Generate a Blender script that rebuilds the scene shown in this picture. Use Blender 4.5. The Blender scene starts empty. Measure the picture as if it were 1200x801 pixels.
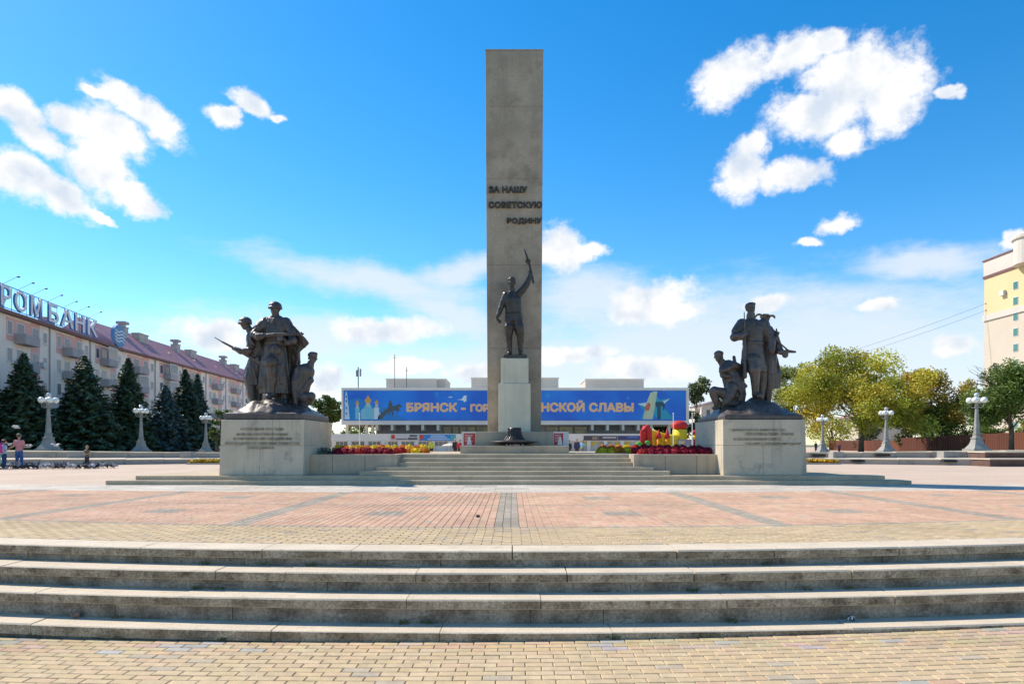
import bpy, bmesh, math, random
import numpy as np
from mathutils import Vector, Matrix, noise as mnoise
R = math.radians
rng = random.Random(11)
npr = np.random.default_rng(5)
scene = bpy.context.scene
COL = scene.collection

# ------------------------------------------------------------ camera, sun, sky
F = 780.0 / 1200.0            # focal length over picture width
EYE = 1.22
cam_d = bpy.data.cameras.new("camera"); cam = bpy.data.objects.new("camera", cam_d)
COL.objects.link(cam); scene.camera = cam
cam.location = (0, 0, EYE); cam.rotation_euler = (R(90), 0, 0)
cam_d.sensor_width = 36; cam_d.lens = 36 * F
cam_d.shift_y = (520 - 400.5) / 1200.0
cam_d.clip_start = 0.05; cam_d.clip_end = 5000
scene.view_settings.view_transform = 'Standard'; scene.view_settings.look = 'None'
scene.view_settings.gamma = 1; scene.view_settings.use_curve_mapping = False
scene.view_settings.exposure = 0.52

SUN_EL = R(46); SUN_AZ = R(-60)      # azimuth from +Y, clockwise positive: sun stands to the left, a little beyond the monument
sd = Vector((math.sin(SUN_AZ) * math.cos(SUN_EL), math.cos(SUN_AZ) * math.cos(SUN_EL), math.sin(SUN_EL)))
sun_d = bpy.data.lights.new("sun", 'SUN'); sun = bpy.data.objects.new("sun", sun_d); COL.objects.link(sun)
sun_d.energy = 4.6; sun_d.angle = R(0.53); sun_d.color = (1.0, 0.91, 0.78)
sun.rotation_euler = sd.to_track_quat('Z', 'Y').to_euler(); sun.location = (-30, 20, 60)

world = bpy.data.worlds.new("World"); scene.world = world; world.use_nodes = True
def build_world():
    nt = world.node_tree; N = nt.nodes; L = nt.links; N.clear()
    out = N.new('ShaderNodeOutputWorld'); bg = N.new('ShaderNodeBackground'); bg.inputs[1].default_value = 0.075
    L.new(bg.outputs[0], out.inputs[0])
    sky = N.new('ShaderNodeTexSky'); sky.sky_type = 'NISHITA'; sky.sun_disc = False
    sky.sun_elevation = SUN_EL; sky.sun_rotation = SUN_AZ; sky.altitude = 0; sky.air_density = 1.0; sky.dust_density = 0.15; sky.ozone_density = 2.5
    hs = N.new('ShaderNodeHueSaturation'); hs.inputs['Saturation'].default_value = 1.42; hs.inputs['Value'].default_value = 1.95; hs.inputs['Hue'].default_value = 0.497
    L.new(sky.outputs[0], hs.inputs['Color'])
    tc = N.new('ShaderNodeTexCoord'); sx = N.new('ShaderNodeSeparateXYZ'); L.new(tc.outputs['Generated'], sx.inputs[0])
    def M(op, a, b=None, c=None):
        n = N.new('ShaderNodeMath'); n.operation = op
        for i, v in enumerate((a, b, c)):
            if v is None: continue
            if isinstance(v, (int, float)): n.inputs[i].default_value = v
            else: L.new(v, n.inputs[i])
        return n.outputs[0]
    az = M('ARCTAN2', sx.outputs[0], sx.outputs[1])
    hyp = M('SQRT', M('ADD', M('MULTIPLY', sx.outputs[0], sx.outputs[0]), M('MULTIPLY', sx.outputs[1], sx.outputs[1])))
    el = M('DIVIDE', sx.outputs[2], M('MAXIMUM', hyp, 0.02))
    cc = N.new('ShaderNodeCombineXYZ'); L.new(az, cc.inputs[0]); L.new(el, cc.inputs[1])
    P = cc.outputs[0]
    def VM(op, a, b):
        n = N.new('ShaderNodeVectorMath'); n.operation = op; L.new(a, n.inputs[0])
        if isinstance(b, (tuple, list)): n.inputs[1].default_value = b
        else: L.new(b, n.inputs[1])
        return n.outputs[0]
    def noise(v, scale, detail=6, rough=0.6, lac=2.1):
        n = N.new('ShaderNodeTexNoise'); n.inputs['Scale'].default_value = scale; n.inputs['Detail'].default_value = detail
        n.inputs['Roughness'].default_value = rough; n.inputs['Lacunarity'].default_value = lac
        L.new(v, n.inputs['Vector']); return n
    w1 = noise(P, 9, 5, 0.62)
    wv = VM('SUBTRACT', w1.outputs['Color'], (0.5, 0.5, 0.5))
    ws = N.new('ShaderNodeVectorMath'); ws.operation = 'MULTIPLY'; L.new(wv, ws.inputs[0]); ws.inputs[1].default_value = (0.075, 0.05, 0)
    PW = VM('ADD', P, ws.outputs[0])
    def c2(px, py):
        u = (px - 600) / 780; v = (520 - py) / 780; a = math.atan(u); return a, v * math.cos(a)
    def field(blobs):
        cur = None
        for (x, y, rx, ry, rot) in blobs:
            a, e = c2(x, y); ca = math.cos(a)
            mp = N.new('ShaderNodeMapping'); mp.vector_type = 'TEXTURE'
            mp.inputs['Location'].default_value = (a, e, 0); mp.inputs['Rotation'].default_value = (0, 0, R(rot))
            mp.inputs['Scale'].default_value = (rx / 780 * ca * ca, ry / 780 * ca, 1)
            L.new(PW, mp.inputs['Vector'])
            ln = N.new('ShaderNodeVectorMath'); ln.operation = 'LENGTH'; L.new(mp.outputs[0], ln.inputs[0])
            if cur is None: cur = ln.outputs['Value']
            else:
                sm = N.new('ShaderNodeMath'); sm.operation = 'SMOOTH_MIN'; L.new(cur, sm.inputs[0]); L.new(ln.outputs['Value'], sm.inputs[1]); sm.inputs[2].default_value = 0.25
                cur = sm.outputs[0]
        return cur
    Z = lambda x, y, rx, ry, rot=0: (x / 2.9675, 40 + y / 2.9675, rx / 2.6, ry / 2.55, rot)
    Y = lambda x, y, rx, ry, rot=0: (800 + x / 3, y / 3, rx / 3, ry / 3, rot)
    puffs = [Z(40, 255, 95, 42, -20), Z(240, 290, 62, 40), Z(400, 340, 105, 62, -25), Z(340, 450, 105, 72, -25), Z(470, 560, 85, 34, -32),
             Z(70, 480, 100, 62, -18), Z(200, 540, 95, 46, -28), Z(335, 608, 50, 13, -25), Z(130, 350, 90, 34, -20), Z(440, 225, 92, 38, -25), Z(565, 300, 85, 38, -38),
             Z(865, 240, 66, 27, -15), Z(765, 275, 44, 24), Z(962, 293, 18, 12), Z(340, 200, 40, 16),
             Y(180, 270, 110, 78, 20), Y(390, 190, 95, 52, 10), Y(500, 150, 66, 36), Y(600, 260, 150, 100), Y(740, 340, 115, 100), Y(480, 400, 140, 82), Y(575, 500, 60, 44),
             Y(205, 600, 78, 82), Y(370, 620, 112, 42, -5), Y(245, 510, 58, 38), Y(930, 340, 34, 20, -30),
             (978, 262, 24, 8, 8), (941, 285, 12, 5, 0), (458, 389, 54, 13, 4), (435, 392, 30, 8, 0), (247, 388, 38, 12, 0), (262, 378, 22, 8, 0),
             (477, 430, 33, 8, 0), (656, 290, 24, 22, 0), (690, 292, 16, 9, 0), (768, 352, 40, 22, 0), (742, 368, 28, 12, 0), (790, 365, 26, 12, 0), (662, 415, 46, 10, 0), (755, 432, 50, 12, 0),
             (1118, 407, 22, 11, 0), (1030, 352, 20, 7, 0), (380, 445, 22, 16, 0), (570, 440, 40, 10, 0), (900, 358, 26, 8, 10), (1192, 275, 10, 10, 0)]
    veils = [(860, 400, 400, 66, 0), (1050, 430, 360, 90, 0), (760, 440, 420, 60, 0), (640, 430, 240, 50, 0), (440, 330, 150, 20, -8), (520, 365, 100, 26, -22), (1090, 305, 110, 20, -6),
             (690, 350, 90, 40, 0), (540, 320, 60, 18, 10), (100, 480, 500, 40, 0), (320, 400, 160, 40, 0)]
    fp = field(puffs); fv = field(veils)
    n1 = noise(P, 26, 9, 0.62); s1 = noise(P, 15, 4, 0.5); s2 = noise(VM('ADD', P, (0.02, -0.03, 0)), 15, 4, 0.5)
    body = M('ADD', M('SUBTRACT', 1.40, fp), M('MULTIPLY', M('SUBTRACT', n1.outputs[0], 0.5), 1.5))
    def ramp(v, a, b):
        m = N.new('ShaderNodeMapRange'); m.interpolation_type = 'SMOOTHSTEP'; L.new(v, m.inputs[0]); m.inputs[1].default_value = a; m.inputs[2].default_value = b; return m.outputs[0]
    n3 = noise(P, 75, 6, 0.65); body = M('ADD', body, M('MULTIPLY', M('SUBTRACT', n3.outputs[0], 0.5), 0.7))
    alpha = ramp(body, -0.16, 0.66)
    # the rest of the sky dome goes on with scattered clouds of the same kind
    ng = noise(VM('MULTIPLY', P, (1.0, 1.9, 1)), 2.6, 9, 0.58)
    away = M('GREATER_THAN', M('ABSOLUTE', az), 0.86)
    over = M('GREATER_THAN', el, 0.78)
    elsewhere = M('MULTIPLY', ramp(ng.outputs[0], 0.56, 0.66), M('MAXIMUM', away, over))
    alpha = M('MAXIMUM', alpha, elsewhere)
    nv = noise(VM('MULTIPLY', P, (1, 3.2, 1)), 7, 8, 0.66)
    veil = M('MULTIPLY', ramp(M('ADD', M('SUBTRACT', 1.0, fv), M('MULTIPLY', M('SUBTRACT', nv.outputs[0], 0.5), 1.7)), -0.42, 0.78), 0.84)
    low = ramp(el, 0.42, -0.02)
    # colours
    shade = M('ADD', M('MULTIPLY', M('SUBTRACT', s1.outputs[0], s2.outputs[0]), 2.6), 0.72)
    core = ramp(body, 0.05, 1.25)
    shade = M('SUBTRACT', shade, M('MULTIPLY', core, 0.22)); 
    cl = N.new('ShaderNodeMixRGB'); cl.use_clamp = False; L.new(ramp(shade, -0.25, 0.95), cl.inputs[0])
    cl.inputs[1].default_value = (6.3, 7.2, 8.4, 1); cl.inputs[2].default_value = (10.0, 9.9, 9.8, 1)
    mv = N.new('ShaderNodeMixRGB'); L.new(veil, mv.inputs[0]); L.new(hs.outputs[0], mv.inputs[1]); mv.inputs[2].default_value = (7.9, 8.5, 9.3, 1)
    mc = N.new('ShaderNodeMixRGB'); L.new(alpha, mc.inputs[0]); L.new(mv.outputs[0], mc.inputs[1]); L.new(cl.outputs[0], mc.inputs[2])
    L.new(mc.outputs[0], bg.inputs[0])
build_world()

# ------------------------------------------------------------ materials
MATS = {}
def mat(name, c1, c2=None, rough=0.8, scale=3.0, bump=0.15, bscale=60, metal=0.0, rnd=None, attr=False, streak=None, hstreak=None, spec=0.12, finek=0.35, dots=None, trans=0.0, emit=None, spread=0.25):
    """procedural surface: two tones mixed by noise; rnd = list of colours picked per object; attr = colour attribute 'tint'"""
    if name in MATS: return MATS[name]
    m = bpy.data.materials.new(name); m.use_nodes = True; nt = m.node_tree; N = nt.nodes; L = nt.links
    b = N['Principled BSDF']; b.inputs['Roughness'].default_value = rough; b.inputs['Metallic'].default_value = metal
    b.inputs['Specular IOR Level'].default_value = spec
    tc = N.new('ShaderNodeNewGeometry'); pos = tc.outputs['Position']
    def noise(vec, s, d=5, r=0.6):
        n = N.new('ShaderNodeTexNoise'); n.inputs['Scale'].default_value = s; n.inputs['Detail'].default_value = d; n.inputs['Roughness'].default_value = r
        L.new(vec, n.inputs['Vector']); return n.outputs[0]
    def rmp(v, a, bb):
        q = N.new('ShaderNodeMapRange'); q.interpolation_type = 'SMOOTHSTEP'; L.new(v, q.inputs[0]); q.inputs[1].default_value = a; q.inputs[2].default_value = bb; return q.outputs[0]
    def mix(f, a, bb, mode='MIX'):
        q = N.new('ShaderNodeMixRGB'); q.blend_type = mode
        for i, v in enumerate((f, a, bb)):
            if isinstance(v, (int, float)): q.inputs[i].default_value = v
            elif isinstance(v, tuple): q.inputs[i].default_value = (*v[:3], 1)
            else: L.new(v, q.inputs[i])
        return q.outputs[0]
    c2 = c2 or tuple(x * 0.75 for x in c1)
    base = mix(rmp(noise(pos, scale), 0.5 - spread, 0.5 + spread), c2, c1)
    if rnd:
        oi = N.new('ShaderNodeObjectInfo'); cr = N.new('ShaderNodeValToRGB'); cr.color_ramp.interpolation = 'CONSTANT'
        L.new(oi.outputs['Random'], cr.inputs[0]); el = cr.color_ramp.elements
        for i, c in enumerate(rnd):
            e = el[i] if i < 2 else el.new(i / len(rnd))
            e.position = i / len(rnd); e.color = (*c, 1)
        base = mix(0.88, base, cr.outputs[0])
        base = mix(1.0, base, mix(rmp(noise(pos, 9), .25, .75), (0.84, 0.84, 0.85), (1.06, 1.05, 1.04)), 'MULTIPLY')
    if attr:
        at = N.new('ShaderNodeAttribute'); at.attribute_name = 'tint'
        base = mix(1.0, at.outputs[0], mix(rmp(noise(pos, 9 if scale > .9 else 3), .25, .75), (0.84, 0.84, 0.85), (1.06, 1.05, 1.04)), 'MULTIPLY')
        base = mix(1.0, base, mix(rmp(noise(pos, .55, 6, .7), .30, .70), (0.80, 0.80, 0.80), (1.06, 1.05, 1.04)), 'MULTIPLY')
    if streak:
        mp = N.new('ShaderNodeMapping'); mp.inputs['Scale'].default_value = (streak[1], streak[1], streak[1] * 0.09); L.new(pos, mp.inputs[0])
        base = mix(mix(1.0, rmp(noise(mp.outputs[0], 1.0, 6, 0.65), 0.48, 0.78), (streak[2],) * 3, 'MULTIPLY'), base, streak[0])
    if hstreak:
        mp = N.new('ShaderNodeMapping'); mp.inputs['Scale'].default_value = (hstreak[1] * .22, hstreak[1] * .22, hstreak[1]); L.new(pos, mp.inputs[0])
        base = mix(mix(1.0, rmp(noise(mp.outputs[0], 1.0, 7, 0.7), 0.50, 0.68), (hstreak[2],) * 3, 'MULTIPLY'), base, hstreak[0])
    if dots:
        base = mix(mix(1.0, rmp(noise(pos, dots[1], 3, 0.7), dots[3] if len(dots) > 3 else 0.62, 0.75), (dots[2],) * 3, 'MULTIPLY'), base, dots[0])
    fine = noise(pos, bscale, 4, 0.7)
    base = mix(finek, base, mix(1.0, base, mix(rmp(fine, .3, .7), (0.62, 0.60, 0.57), (1.25, 1.24, 1.22)), 'MULTIPLY'))
    L.new(base, b.inputs['Base Color'])
    if bump > 0:
        bp = N.new('ShaderNodeBump'); bp.inputs['Strength'].default_value = bump; bp.inputs['Distance'].default_value = 0.02
        L.new(fine, bp.inputs['Height']); L.new(bp.outputs[0], b.inputs['Normal'])
    if trans:
        out = N['Material Output']; tr = N.new('ShaderNodeBsdfTranslucent'); L.new(base, tr.inputs[0]); ms = N.new('ShaderNodeMixShader'); ms.inputs[0].default_value = trans
        L.new(b.outputs[0], ms.inputs[1]); L.new(tr.outputs[0], ms.inputs[2]); L.new(ms.outputs[0], out.inputs[0])
    if emit: b.inputs['Emission Color'].default_value = (*emit[:3], 1); b.inputs['Emission Strength'].default_value = emit[3]
    MATS[name] = m
    return m
def flat(name, c, rough=0.6, metal=0, spec=0.4): return mat(name, c, tuple(x * 0.88 for x in c), rough, 2.5, 0.03, 80, metal, spec=spec)

YEL = [(.55, .435, .29), (.57, .455, .31), (.53, .415, .275), (.55, .44, .31), (.54, .425, .285), (.58, .47, .33), (.53, .43, .30), (.55, .42, .30), (.54, .435, .29), (.45, .40, .33), (.56, .44, .315), (.51, .41, .285)]
RED = [(.575, .365, .25), (.565, .355, .24), (.585, .38, .26), (.57, .37, .265), (.555, .35, .24), (.575, .385, .275)]
GRY = [(.37, .32, .25), (.39, .335, .265), (.35, .305, .24), (.41, .35, .28)]
YEL = [(a, b * .955, c * .85) for a, b, c in YEL]
M_brick = mat('yellow_paver', YEL[0], rnd=YEL, rough=0.85, bump=0.25, bscale=90)
M_brick_all = mat('paver_mixed', YEL[0], attr=True, rough=0.85, bump=0.2, bscale=90)
M_joint = mat('joint_sand', (.28, .235, .175), (.19, .16, .12), rough=0.95, scale=8, bump=0.2)
M_tread = mat('step_granite', (.66, .56, .43), (.56, .475, .36), rough=0.75, scale=1.6, bump=0.3, bscale=110, finek=.8, dots=((.36, .30, .22), 4.0, 0.6, .56))
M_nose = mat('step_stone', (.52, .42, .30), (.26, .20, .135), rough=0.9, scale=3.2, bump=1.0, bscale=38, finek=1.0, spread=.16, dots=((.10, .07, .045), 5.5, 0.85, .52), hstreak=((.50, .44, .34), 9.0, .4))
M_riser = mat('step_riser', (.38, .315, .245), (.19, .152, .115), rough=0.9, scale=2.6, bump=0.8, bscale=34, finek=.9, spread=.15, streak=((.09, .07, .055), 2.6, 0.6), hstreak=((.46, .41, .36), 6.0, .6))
M_podium = mat('podium_stone', (.56, .465, .335), (.42, .345, .245), rough=0.85, scale=1.2, bump=0.5, bscale=40, finek=.8, dots=((.24, .22, .17), 2.2, 0.6))
M_slabs = mat('pale_slab', (.68, .61, .51), attr=True, rough=0.8, bump=0.2, bscale=60)
M_far = mat('plaza_far', (.56, .43, .33), (.48, .375, .29), rough=0.85, scale=0.35, bump=0.1, bscale=14, spread=.2)
M_conc = mat('podium_concrete', (.49, .415, .31), (.38, .32, .24), rough=0.85, scale=1.3, bump=0.5, bscale=40, finek=.7, streak=((.22, .20, .165), 3.2, 0.75))
M_ped = mat('pedestal_stone', (.61, .53, .40), (.48, .43, .335), rough=0.75, scale=1.1, bump=0.3, bscale=40, finek=.6, streak=((.21, .205, .185), 2.3, 0.85), dots=((.25, .24, .215), 1.6, 0.7, .55))
M_stele = mat('stele_concrete', (.48, .395, .30), (.33, .27, .205), rough=0.85, scale=0.7, bump=0.35, bscale=34, finek=.45, streak=((.20, .17, .135), 1.6, 0.5), dots=((.23, .185, .14), 1.1, 0.7, .48))
M_col = mat('column_stone', (.68, .63, .48), (.57, .53, .41), rough=0.65, scale=1.5, bump=0.1, bscale=50, streak=((.33, .33, .28), 3.5, 0.4))
M_bronze = mat('dark_bronze', (.105, .082, .072), (.055, .045, .041), rough=0.46, scale=4.0, bump=0.25, bscale=30, metal=0.25, spec=0.6, streak=((.17, .15, .13), 5.0, 0.5))
M_iron = mat('dark_iron', (.055, .043, .038), (.032, .027, .025), rough=0.38, scale=5.0, bump=0.2, bscale=30, metal=0.2, spec=0.5, streak=((.11, .10, .09), 5.0, 0.4))
M_letter = flat('bronze_letter', (.075, .06, .05), 0.5, 0.3)
M_lamp = mat('lamp_concrete', (.36, .34, .31), (.27, .255, .235), rough=0.8, scale=3)
M_globe = mat('globe_glass', (.88, .86, .80), (.84, .82, .76), rough=0.25, bump=0, spec=0.6)
M_kerb = mat('kerb_stone', (.42, .38, .33), (.33, .30, .27), rough=0.85, scale=0.9, bump=0.3, dots=((.13, .12, .10), 1.3, 0.5, .55))
M_terr = mat('terrace_ground', (.36, .34, .26), (.26, .26, .19), rough=0.9, scale=0.5)

# ------------------------------------------------------------ object helpers
def link(o): COL.objects.link(o); return o
def tag(o, label=None, cat=None, group=None, kind=None):
    if label: o['label'] = label
    if cat: o['category'] = cat
    if group: o['group'] = group
    if kind: o['kind'] = kind
    return o
def thing(name, label, cat, loc=(0, 0, 0), group=None, kind=None):
    o = bpy.data.objects.new(name, None); o.empty_display_size = 0.2; link(o); o.location = loc
    return tag(o, label, cat, group, kind)
def rootloc(p):
    v = Vector((0, 0, 0))
    while p is not None: v = v + Vector(p.location); p = p.parent
    return v
def obj(name, verts, faces, m, parent=None, smooth=False, tint=None):
    me = bpy.data.meshes.new(name)
    off = rootloc(parent)
    if isinstance(verts, np.ndarray): verts = verts - np.array(off)
    elif off.length > 0: verts = [(v[0] - off.x, v[1] - off.y, v[2] - off.z) for v in verts]
    me.from_pydata(verts if isinstance(verts, list) else verts.tolist(), [], faces if isinstance(faces, list) else faces.tolist())
    if tint is not None:                          # one colour per face
        ca = me.color_attributes.new('tint', 'FLOAT_COLOR', 'CORNER')
        n = len(me.polygons); lt = np.zeros(n, int); me.polygons.foreach_get('loop_total', lt)
        cols = np.repeat(np.concatenate([np.array(tint, float)[:, :3], np.ones((n, 1))], 1), lt, axis=0)
        ca.data.foreach_set('color', cols.ravel())
    me.materials.append(m)
    if smooth: me.polygons.foreach_set('use_smooth', [True] * len(me.polygons))
    me.update()
    o = bpy.data.objects.new(name, me); link(o)
    if parent: o.parent = parent
    return o
class MB:
    def __init__(s): s.v = []; s.f = []
    def add(s, vs, fs):
        n = len(s.v); s.v += [tuple(v) for v in vs]; s.f += [tuple(i + n for i in f) for f in fs]; return s
    def box(s, x0, x1, y0, y1, z0, z1):
        return s.add([(x0, y0, z0), (x1, y0, z0), (x1, y1, z0), (x0, y1, z0), (x0, y0, z1), (x1, y0, z1), (x1, y1, z1), (x0, y1, z1)],
                     [(0, 3, 2, 1), (4, 5, 6, 7), (0, 1, 5, 4), (1, 2, 6, 5), (2, 3, 7, 6), (3, 0, 4, 7)])
    def obox(s, o, ax, ay, lx, ly, z0, z1):      # oriented: o origin (x,y), ax, ay unit 2d, extents
        c = []
        for z in (z0, z1):
            for (a, b) in ((lx[0], ly[0]), (lx[1], ly[0]), (lx[1], ly[1]), (lx[0], ly[1])):
                c.append((o[0] + ax[0] * a + ay[0] * b, o[1] + ax[1] * a + ay[1] * b, z))
        return s.add(c, [(0, 3, 2, 1), (4, 5, 6, 7), (0, 1, 5, 4), (1, 2, 6, 5), (2, 3, 7, 6), (3, 0, 4, 7)])
    def frustum(s, cx, cy, z0, z1, a0, b0, a1, b1, n=4, rot=None):
        rot = math.pi / 4 if (rot is None and n == 4) else (rot or 0); k = math.sqrt(2) if n == 4 else 1
        vs = []
        for z, a, b in ((z0, a0, b0), (z1, a1, b1)):
            for i in range(n):
                t = rot + 2 * math.pi * i / n; vs.append((cx + a * k * math.cos(t), cy + b * k * math.sin(t), z))
        fs = [tuple(range(n - 1, -1, -1)), tuple(range(n, 2 * n))] + [(i, (i + 1) % n, n + (i + 1) % n, n + i) for i in range(n)]
        return s.add(vs, fs)
    def lathe(s, cx, cy, prof, n=16, rot=0, axis=None):
        vs = []; fs = []
        for (r, z) in prof:
            for i in range(n):
                t = rot + 2 * math.pi * i / n; vs.append((cx + r * math.cos(t), cy + r * math.sin(t), z))
        k = len(prof)
        for j in range(k - 1):
            for i in range(n): fs.append((j * n + i, j * n + (i + 1) % n, (j + 1) * n + (i + 1) % n, (j + 1) * n + i))
        fs.append(tuple(range(n - 1, -1, -1))); fs.append(tuple(range((k - 1) * n, k * n)))
        return s.add(vs, fs)
    def tube(s, pts, rad, n=8):
        pts = [Vector(p) for p in pts]; rad = rad if isinstance(rad, (list, tuple)) else [rad] * len(pts)
        vs = []; fs = []; ref = Vector((0.13, 0.21, 0.97)).normalized()
        for k, p in enumerate(pts):
            t = (pts[min(k + 1, len(pts) - 1)] - pts[max(k - 1, 0)])
            t = t.normalized() if t.length > 1e-9 else Vector((0, 0, 1))
            a = t.cross(ref)
            if a.length < 0.15: a = t.cross(Vector((1, 0, 0)))
            a.normalize(); b = t.cross(a)
            for i in range(n):
                w = 2 * math.pi * i / n; vs.append(p + (a * math.cos(w) + b * math.sin(w)) * rad[k])
        for k in range(len(pts) - 1):
            for i in range(n): fs.append((k * n + i, (k + 1) * n + i, (k + 1) * n + (i + 1) % n, k * n + (i + 1) % n))
        fs.append(tuple(range(n))); fs.append(tuple(range(len(pts) * n - 1, (len(pts) - 1) * n - 1, -1)))
        return s.add(vs, fs)
    def ball(s, c, r, nu=12, nv=8, M3=None):
        r = r if isinstance(r, (tuple, list)) else (r, r, r); vs = []; fs = []
        for j in range(1, nv):
            ph = math.pi * j / nv
            for i in range(nu):
                t = 2 * math.pi * i / nu; vs.append(Vector((r[0] * math.sin(ph) * math.cos(t), r[1] * math.sin(ph) * math.sin(t), -r[2] * math.cos(ph))))
        vs.append(Vector((0, 0, -r[2]))); vs.append(Vector((0, 0, r[2])))
        if M3 is not None: vs = [M3 @ v for v in vs]
        vs = [v + Vector(c) for v in vs]; nb = len(vs) - 2
        for j in range(nv - 2):
            for i in range(nu): fs.append((j * nu + i, j * nu + (i + 1) % nu, (j + 1) * nu + (i + 1) % nu, (j + 1) * nu + i))
        for i in range(nu):
            fs.append(((i + 1) % nu, i, nb)); fs.append(((nv - 2) * nu + i, (nv - 2) * nu + (i + 1) % nu, nb + 1))
        return s.add(vs, fs)
    def prism(s, poly, d0, d1, plane='xz'):      # polygon (a,b) extruded along the third axis
        n = len(poly)
        if plane == 'xz': vs = [(a, d0, b) for a, b in poly] + [(a, d1, b) for a, b in poly]
        elif plane == 'yz': vs = [(d0, a, b) for a, b in poly] + [(d1, a, b) for a, b in poly]
        else: vs = [(a, b, d0) for a, b in poly] + [(a, b, d1) for a, b in poly]
        return s.add(vs, [tuple(range(n)), tuple(range(2 * n - 1, n - 1, -1))] + [(i, n + i, n + (i + 1) % n, (i + 1) % n) for i in range(n)])
    def build(s, name, m, parent=None, smooth=False, fix=True, tint=None):
        o = obj(name, s.v, s.f, m, parent, smooth, tint)
        if fix:
            bm = bmesh.new(); bm.from_mesh(o.data); bmesh.ops.recalc_face_normals(bm, faces=bm.faces); bm.to_mesh(o.data); bm.free()
        return o
def bevel(o, w, seg=1):
    md = o.modifiers.new('bevel', 'BEVEL'); md.width = w; md.segments = seg; md.limit_method = 'ANGLE'; return o
def piece(name, me, parent, loc, rot=None):
    o = bpy.data.objects.new(name, me); link(o); o.parent = parent; o.location = Vector(loc) - rootloc(parent)
    if rot: o.rotation_euler = rot
    return o
def copy_tree(o, parent=None, src_parent=True):
    c = o.copy(); COL.objects.link(c); c.parent = parent
    for ch in list(o.children): copy_tree(ch, c)
    return c
def lettering(name, text, size, m, parent, loc, rot=(R(90), 0, 0), extrude=0.01, align='LEFT', width=None, weight=0.0, space=1.0, height=None, shear=0, bevel_w=0):
    cu = bpy.data.curves.new(name, 'FONT'); cu.body = text; cu.size = size; cu.extrude = extrude; cu.align_x = align; cu.offset = 0 if bevel_w else weight; cu.bevel_depth = bevel_w; cu.space_character = space; cu.resolution_u = 3; cu.shear = shear
    o = bpy.data.objects.new(name, cu); link(o)
    dg = bpy.context.evaluated_depsgraph_get(); me = bpy.data.meshes.new_from_object(o.evaluated_get(dg)); bpy.data.objects.remove(o)
    me.materials.clear(); me.materials.append(m)
    co = np.zeros(len(me.vertices) * 3); me.vertices.foreach_get('co', co); co = co.reshape(-1, 3)
    if len(co):
        w = co[:, 0].max() - co[:, 0].min(); h = co[:, 1].max() - co[:, 1].min()
        if width: co[:, 0] *= width / w
        if height: co[:, 1] *= height / h
        if align == 'LEFT': co[:, 0] -= co[:, 0].min()
        co[:, 1] -= 0
        me.vertices.foreach_set('co', co.ravel()); me.update()
    q = bpy.data.objects.new(name, me); link(q)
    if parent: q.parent = parent
    q.location = Vector(loc) - rootloc(parent); q.rotation_euler = rot
    return q
def bold_print(name, text, m, parent, loc, width, height, grow, n=8):
    o = lettering(name, text, 1.0, m, parent, loc, extrude=0, width=width - 2 * grow, height=height - 2 * grow)
    me = o.data; co = [tuple(v.co) for v in me.vertices]; fs = [tuple(p.vertices) for p in me.polygons]; V = []; Fs = []
    for k in range(n + 1):
        dx, dy = (0, 0) if k == n else (grow * math.cos(2 * math.pi * k / n), grow * math.sin(2 * math.pi * k / n)); b = len(V)
        for j, f in enumerate(fs):        # every face a hair apart, so overlapping glyph outlines never share a plane
            c_ = len(V); V += [(co[i][0] + dx + grow, co[i][1] + dy + grow, k * .0025 + j * .00002) for i in f]; Fs.append(tuple(range(c_, c_ + len(f))))
    nm = bpy.data.meshes.new(name); nm.from_pydata(V, [], Fs); nm.materials.append(m); nm.update(); o.data = nm
    return o
def at(px, py, D): return Vector(((px - 600) / 780 * D, D, EYE + (520 - py) / 780 * D))
def wid(px, D): return px / 780 * D

# ============================================================ GROUND AND STAIRS
def warp(x, d):
    c = np.interp(d, [5, 6.6, 7.6, 9.8, 16.8, 20], [.010, .012, .0145, .0150, .006, .0])
    xx = np.clip(np.abs(x), 0, 15)
    return d + c * xx * xx
def low_z(x): return -0.732 + 0.0105 * np.clip(x, -12, 12)

def grid_sheet(name, m, xs, ds, zf, kind='structure', parent=None, usewarp=True):
    X, Dm = np.meshgrid(xs, ds); Yv = warp(X, Dm) if usewarp else Dm
    V = np.stack([X, Yv, zf(X, Yv) if callable(zf) else np.full_like(X, zf)], -1).reshape(-1, 3)
    nx = len(xs); F_ = [(j * nx + i, j * nx + i + 1, (j + 1) * nx + i + 1, (j + 1) * nx + i) for j in range(len(ds) - 1) for i in range(nx - 1)]
    o = obj(name, V, F_, m, parent); 
    if kind: tag(o, kind=kind)
    return o
base = MB(); base.box(-900, 900, -40, 4000, -1.6, -1.5); g = base.build('ground', mat('far_ground', (.20, .21, .14), (.15, .16, .11), rough=.95, scale=.05)); tag(g, kind='structure')

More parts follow.
